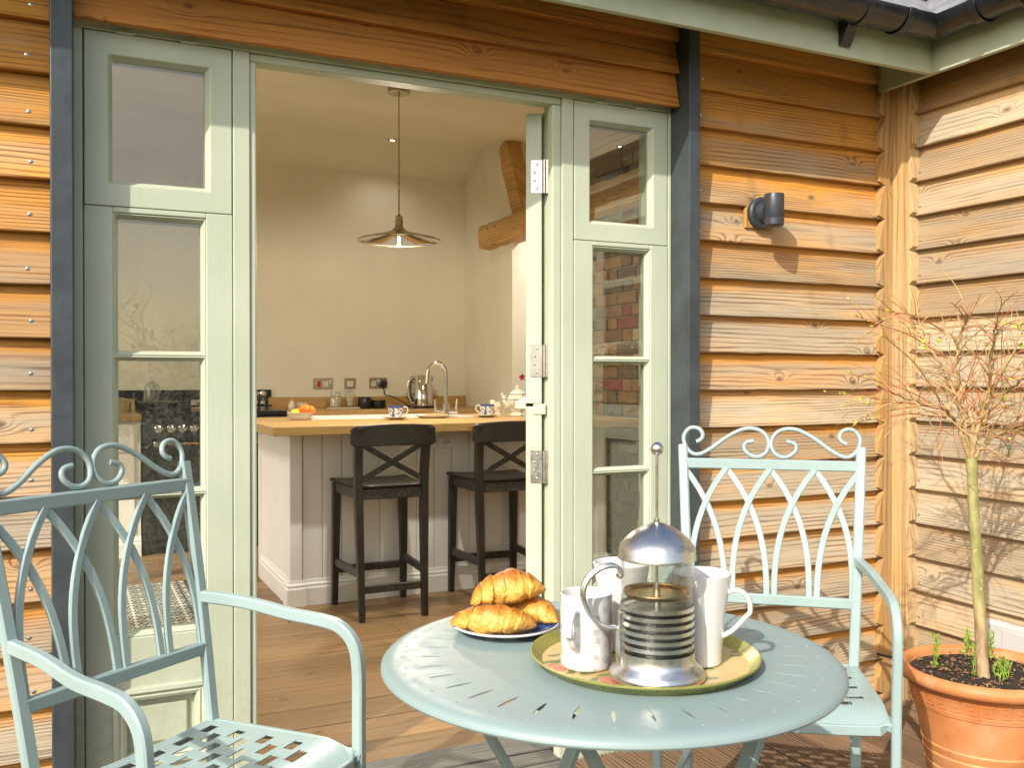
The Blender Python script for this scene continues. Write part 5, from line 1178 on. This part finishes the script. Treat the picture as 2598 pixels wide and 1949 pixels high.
for s_ in (-1, 1):
    r_ = Vector((_rt.x, _rt.y, 0)) * s_
    h_ = B().tube([r_ * .015 + Vector((0, 0, .03)), r_ * .068 + Vector((0, 0, .03))], .012, 12).build('valve', 'chrome', tap, smooth=40); B().tube([r_ * .060 + Vector((0, 0, .035)), r_ * .064 + Vector((0, 0, .105))], [.0075, .0055], 10).build('lever', 'chrome', h_, smooth=40)
# fruit
p = isl_at(763, 1066); fb_ = thing('fruit_bowl', 'oval fluted white dish of fruit near the end of the island', 'bowl', (p.x, p.y, CT))
ls = []; 
for r_, z in ((.001, 0), (.045, 0), (.05, .003), (.062, .022), (.069, .038), (.072, .040), (.068, .041), (.06, .026), (.046, .008), (.001, .006)): ls.append([(r_ * (1 + .018 * (i % 2) * (.05 < r_)) * math.cos(2 * math.pi * i / 56) , r_ * .82 * (1 + .018 * (i % 2)) * math.sin(2 * math.pi * i / 56), z) for i in range(56)])
B().loops(ls).build('dish', 'porcelain', fb_, smooth=60)
def fruit(nm, lb_, cat, du, df, dz, r_, mat, sx=1.0):
    q = p + rdir * du + fdir * df; o = B().ball((0, 0, 0), r_, 24, 16, sx, 1, .95).build(nm, mat, None, smooth=80, loc=(q.x, q.y, CT + dz), rot=(.2, .1, .6)); tag(o, lb_, cat)
fruit('lemon', 'yellow lemon lying at the front of the fruit dish', 'lemon', -.022, -.015, .034, .028, 'lemon', 1.25)
fruit('orange', 'orange resting high on the other fruit in the white dish', 'orange', .028, -.008, .054, .033, 'orange')
fruit('orange', 'deep red-orange fruit on the side of the dish nearer the teacup', 'orange', .046, .022, .048, .031, 'orange')
fruit('orange', 'small orange half hidden behind the lemon', 'orange', -.012, .03, .038, .028, 'orange')
def cup(u, v, label, slabel, hs):
    p = isl_at(u, v); s_ = lth('saucer', slabel, 'saucer', (p.x, p.y, CT), [(0, 0), (.032, 0), (.036, .003), (.070, .014), (.074, .0165), (.072, .0175), (.034, .007), (0, .006)], 'cream_glaze')
    c_ = thing('teacup', label, 'teacup', (p.x, p.y, CT + .006)); B().lathe([(0, 0), (.024, 0), (.025, .004), (.032, .012), (.040, .045), (.0435, .068), (.0425, .0685), (.038, .045), (.03, .015), (0, .008)], 36).build('cup', 'willow', c_, smooth=50)
    hv_ = rdir * hs; B().tube(smooth_path([hv_ * .038 + Vector((0, 0, .058)), hv_ * .056 + Vector((0, 0, .064)), hv_ * .066 + Vector((0, 0, .046)), hv_ * .056 + Vector((0, 0, .026)), hv_ * .033 + Vector((0, 0, .018))], 5), .0032, 8).build('handle', 'cream_glaze', c_, smooth=60)
cup(1004, 1065, 'blue and white willow-pattern teacup beside the oval plate', 'white saucer under the willow-pattern cup nearer the fruit', 1)
cup(1236, 1059, 'dark blue patterned teacup in front of the milk jug', 'white saucer under the cup beside the teapot', -1)
p = isl_at(1097, 1061); op = thing('oval_plate', 'oval white plate standing before the tap', 'plate', (p.x, p.y, CT), az); B().lathe([(0, 0), (.07, 0), (.076, .004), (.1, .014), (.103, .016), (.1, .0175), (.072, .008), (0, .007)], 44, ex=1.0, ey=.6).build('dish', 'porcelain', op, smooth=50)
fj = thing('flapjack', 'flat brown flapjack on the oval plate', 'cake', (p.x + rdir.x * .02, p.y + rdir.y * .02, CT + .0075), az); B().loops([[(x_ * k, y_ * k, z) for x_, y_ in ((-.075, -.03), (-.02, -.038), (.05, -.03), (.07, .0), (.05, .03), (-.03, .036), (-.07, .02))] for k, z in ((1, 0), (1, .008), (.6, .019), (.2, .021))], True, True).build('slice', 'flapjack', fj, smooth=60)
p = isl_at(1313, 1056); tpt = thing('teapot', 'cream octagonal teapot with blue flowers, handle hidden by the door edge', 'teapot', (p.x, p.y, CT))
B().lathe([(0, 0), (.048, 0), (.05, .006), (.034, .022), (.042, .04), (.062, .075), (.068, .099), (.066, .103), (.052, .128), (.05, .132)], 8).build('body', 'teapot', tpt, bevel=.004)
B().lathe([(.052, .130), (.053, .134), (.03, .152), (.012, .160), (.008, .166), (.013, .172), (.010, .178), (.004, .184), (0, .188)], 8).build('lid', 'teapot', tpt, bevel=.002)
hv_ = -rdir; B().tube(smooth_path([hv_ * .055 + Vector((0, 0, .06)), hv_ * .075 + Vector((0, 0, .085)), hv_ * .083 + Vector((0, 0, .115)), hv_ * .098 + Vector((0, 0, .138))], 5), [.017 - .0085 * i / 15 for i in range(16)], 10).build('spout', 'teapot', tpt, smooth=60)
B().tube(smooth_path([-hv_ * .055 + Vector((0, 0, .115)), -hv_ * .075 + Vector((0, 0, .145)), -hv_ * .10 + Vector((0, 0, .135)), -hv_ * .104 + Vector((0, 0, .09)), -hv_ * .06 + Vector((0, 0, .05))], 5), .006, 8).build('handle', 'cream_glaze', tpt, smooth=60)
p = isl_at(1264, 1053); jg = thing('milk_jug', 'small cream and blue milk jug between cup and teapot', 'jug', (p.x, p.y, CT)); B().lathe([(0, 0), (.026, 0), (.027, .005), (.021, .014), (.028, .035), (.033, .055), (.029, .075), (.031, .08), (.029, .08), (.027, .074), (0, .03)], 8).build('body', 'teapot', jg, bevel=.002)
B().tube(smooth_path([rdir * .028 + Vector((0, 0, .066)), rdir * .05 + Vector((0, 0, .082)), rdir * .058 + Vector((0, 0, .062)), rdir * .028 + Vector((0, 0, .028))], 5), .0035, 8).build('handle', 'cream_glaze', jg, smooth=60); B().prism([(-.008, .06), (.008, .06), (.005, .092), (-.005, .088)], .022, .05, 1).build('lip', 'cream_glaze', jg, rot=(0, 0, math.atan2(-rdir.y, -rdir.x) - math.pi / 2), bevel=.002)
p = isl_at(1352, 1052); vz = thing('bud_vase', 'small glass vase with a red flower half hidden by the door edge', 'vase', (p.x, p.y, CT)); B().lathe([(0, 0), (.022, 0), (.03, .02), (.026, .05), (.012, .08), (.014, .095), (.0125, .095), (.011, .08), (.024, .05), (0, .006)], 20).build('vase', 'glass', vz, smooth=50)
hv_ = rdir; fx = px(1325, 958, (Vector((p.x, p.y, 0)).dot(fdir))) - Vector((p.x, p.y, CT))
B().tube(smooth_path([(0, 0, .01), (0, 0, .09), fx * .6 + Vector((0, 0, .06)), fx], 5), .002, 6).build('stem', 'shoot', vz)
pt = B()
for k in range(22):
    a = random.uniform(0, 6.28); e = random.uniform(-1, 1); dv = Vector((math.cos(a) * math.sqrt(1 - e * e), math.sin(a) * math.sqrt(1 - e * e), e)); leaf(pt, fx + dv * .004, dv, .020, .010)
pt.build('petals', 'petal', vz)
lv = B()
for k in range(5): leaf(lv, Vector((rdir.x, rdir.y, 0)) * -.01 + Vector((0, 0, .19 + .012 * k)), Vector((-rdir.x * .5 + random.uniform(-.4, .4), random.uniform(-.4, .4), .8)), .05, .02)
lv.build('leaves', 'shoot', vz); B().tube([(0, 0, .01), (.0, 0, .1), (-.006, 0, .25)], .0018, 6).build('stem', 'shoot', vz)

# rug
rg = thing('floor_mat', 'black and cream patterned mat on the oak floor behind the sidelight', 'mat', (0, 0, 0))
B().box(-.55, .57, 4.2, 5.42, .0006, .006).build('mat_field', 'rug', rg); B().box(.5705, .60, 4.2, 5.42, .0006, .0055).build('mat_edge', 'blackplastic', rg); B().box(.53, .536, 4.2, 5.42, .0061, .0066).build('mat_line', 'blackplastic', rg)

# ================================================================== LIGHTS IN THE ROOM
pp = px(1012, 225, 5.0); PZ = ceil_z(pp.y)
pn = thing('pendant_lamp', 'brass and white flared pendant lamp with a lit filament bulb hanging over the island', 'pendant lamp', (pp.x, pp.y, 0))
zs = px(1012, 607, 5.0).z
B().lathe([(0, PZ - .032), (.056, PZ - .032), (.06, PZ - .028), (.06, PZ + .01), (0, PZ + .01)], 32).build('ceiling_rose', 'nickel', pn, smooth=40)
B().tube([(0, 0, PZ - .03), (0, 0, zs + .13)], .004, 8).build('flex', 'nickel', pn)
B().lathe([(0, zs + .15), (.006, zs + .135), (.009, zs + .13), (.021, zs + .118), (.018, zs + .105), (.023, zs + .10), (.020, zs + .085), (.021, zs + .072), (.028, zs + .06), (.044, zs + .045)], 32).build('lamp_holder', 'nickel', pn, smooth=40)
B().lathe([(.044, zs + .0455), (.10, zs + .028), (.20, zs + .004), (.223, zs - .004), (.2235, zs - .009)], 64).build('shade', 'nickel', pn, smooth=50)
B().lathe([(.2232, zs - .0088), (.222, zs - .0065), (.20, zs + .001), (.10, zs + .025), (.03, zs + .044), (0, zs + .046)], 64).build('shade_lining', 'chrome', pn, smooth=50)
B().lathe([(0, zs - .033), (.012, zs - .0315), (.020, zs - .025), (.0238, zs - .012), (.0238, zs - .004), (.019, zs + .010), (.013, zs + .022), (.013, zs + .04)], 24).build('bulb', 'glass', pn, smooth=60)
B().lathe([(0, zs - .018), (.005, zs - .017), (.006, zs + .012), (0, zs + .014)], 10).build('filament', 'bulb', pn)
ld = bpy.data.lights.new('bulb_light', 'POINT'); ld.energy = 36; ld.color = (1, .86, .66); ld.shadow_soft_size = .03
lo_ = bpy.data.objects.new('bulb_light', ld); COL.objects.link(lo_); lo_.parent = pn; lo_.location = (0, 0, zs - .05)
def ceil_hit(u, v):
    r_ = ray(u, v); o = Vector((0, 0, CAMH)); t = (2.67 - .107 * 4.77 - CAMH) / (r_.z - .107 * r_.y); return o + r_ * t
def downlight(p, label, e=108):
    d = thing('ceiling_downlight', label, 'downlight', (p.x, p.y, ceil_z(p.y)), 0, 'recessed ceiling downlights')
    B().lathe([(.028, -.001), (.036, -.008), (.043, -.007), (.045, .004), (.028, .004), (.028, -.001)], 28).build('bezel', 'nickel', d, smooth=40, rot=(math.atan(.107), 0, 0)); B().lathe([(0, -.012), (.016, -.010), (.026, -.003), (.028, .003)], 24).build('lens', 'downlight', d, smooth=60, rot=(math.atan(.107), 0, 0))
    l = bpy.data.lights.new('downlight_beam', 'SPOT'); l.energy = e; l.color = (1, .94, .83); l.spot_size = R(130); l.spot_blend = .8; l.shadow_soft_size = .03
    lo = bpy.data.objects.new('downlight_beam', l); COL.objects.link(lo); lo.parent = d; lo.location = (0, 0, -.03)
downlight(ceil_hit(994, 354), 'lit ceiling downlight close behind the pendant flex', 4)
downlight(ceil_hit(1578, 370), 'lit ceiling downlight seen through the small top pane of the sidelight')
for x_, y_ in ((-.7, 5.7), (1.3, 3.6), (2.3, 3.6), (-.9, 4.2)): downlight(Vector((x_, y_, 0)), 'unseen ceiling downlight added to brighten the kitchen', 36 if x_ > 2 else 84)  # extra downlights out of view, added as fill for the kitchen
downlight(Vector((3.8, 5.9, 0)), 'unseen ceiling downlight added to light the ochre passage', 12)  # added lamp out of view, only there to light the passage

# ================================================================== WHAT THE PANES REFLECT
sdr = thing('garden_door', 'sage green half-glazed door in the side wall, reflected in the sidelight', 'door', (2.6565, .95, 0))
B().box(-.02, .03, -.46, .46, 0.001, 2.05).build('door_lining', 'sage', sdr)
for y0, y1, z0, z1 in ((-.46, -.36, 0, 2.05), (.36, .46, 0, 2.05), (-.36, .36, 1.93, 2.05), (-.36, .36, .80, .98), (-.36, .36, 0, .18), (-.04, .04, .18, .80), (-.36, .36, 1.27, 1.31), (-.36, .36, 1.60, 1.64)):
    B().box(-.055, -.0205, y0, y1, max(z0, .002), z1).build('rail', 'sage', sdr, bevel=.003)
for z0, z1 in ((.98, 1.27), (1.31, 1.60), (1.64, 1.93)): B().box(-.03, -.0203, -.36, .36, z0, z1).build('pane', 'black', sdr)
hd_ = thing('hedge', 'dark garden hedge behind the deck, mirrored in the panes', 'hedge', (0, -13, -.2)); hb = B(); hl = B()
for k in range(26): hl.tube([(-16 + k * 1.3, random.uniform(-.3, .3), 0), (-16 + k * 1.3 + random.uniform(-.3, .3), 0, 1.4)], .05, 6)
rs = random.Random(5)
for k in range(16000):
    x_ = rs.uniform(-17, 18); p = Vector((x_, rs.gauss(0, .5), abs(rs.gauss(0, 1)) * .45 + .12 * math.sin(x_ * 2) + rs.uniform(0, 1.2))); leaf(hb, p, Vector((rs.uniform(-1, 1), rs.uniform(-1, 1), rs.uniform(-1, 1))), .13, .05)
hl.build('stems', 'bark', hd_); hb.build('foliage', 'hedge', hd_)
def bare_tree(x_, y_, H, seed, label):
    t = thing('bare_tree', label, 'tree', (x_, y_, -.2), 0, 'bare winter trees beyond the hedge'); rs_ = random.Random(seed); tk = B(); br = B()
    def grow(p, d, L, r_, lev):
        n = 5; pts = [p]; 
        for i in range(n): d = (d + Vector((rs_.uniform(-1, 1), rs_.uniform(-1, 1), rs_.uniform(-.4, .8))) * .16).normalized(); pts.append(pts[-1] + d * L / n)
        (tk if lev == 0 else br).tube(pts, [r_ * (1 - .45 * i / n) for i in range(n + 1)], 7 if lev < 2 else 4, caps=False)
        if lev < 5:
            for k in range(4 if lev == 0 else 3):
                i = rs_.randint(2, n); a = rs_.uniform(0, 6.28); side = Vector((math.cos(a), math.sin(a), rs_.uniform(-.1, .5))); grow(pts[i if k else n], (d * .9 + side * .85).normalized(), L * rs_.uniform(.58, .8), r_ * .52, lev + 1)
    grow(Vector((0, 0, 0)), Vector((0, 0, 1)), H * .30, H * .018, 0); tk.build('trunk', 'bark', t, smooth=60); br.build('branches', 'bark', t)
for k, (x_, y_, H) in enumerate(((-2.6, -15, 4.4), (-.2, -16, 4.8), (2.2, -15, 4.2), (4.6, -16.5, 4.9), (-5.5, -16, 4.6), (8, -16, 4.6))): bare_tree(x_, y_, H, 30 + k, 'bare winter tree beyond the hedge, reflected in the window glass')
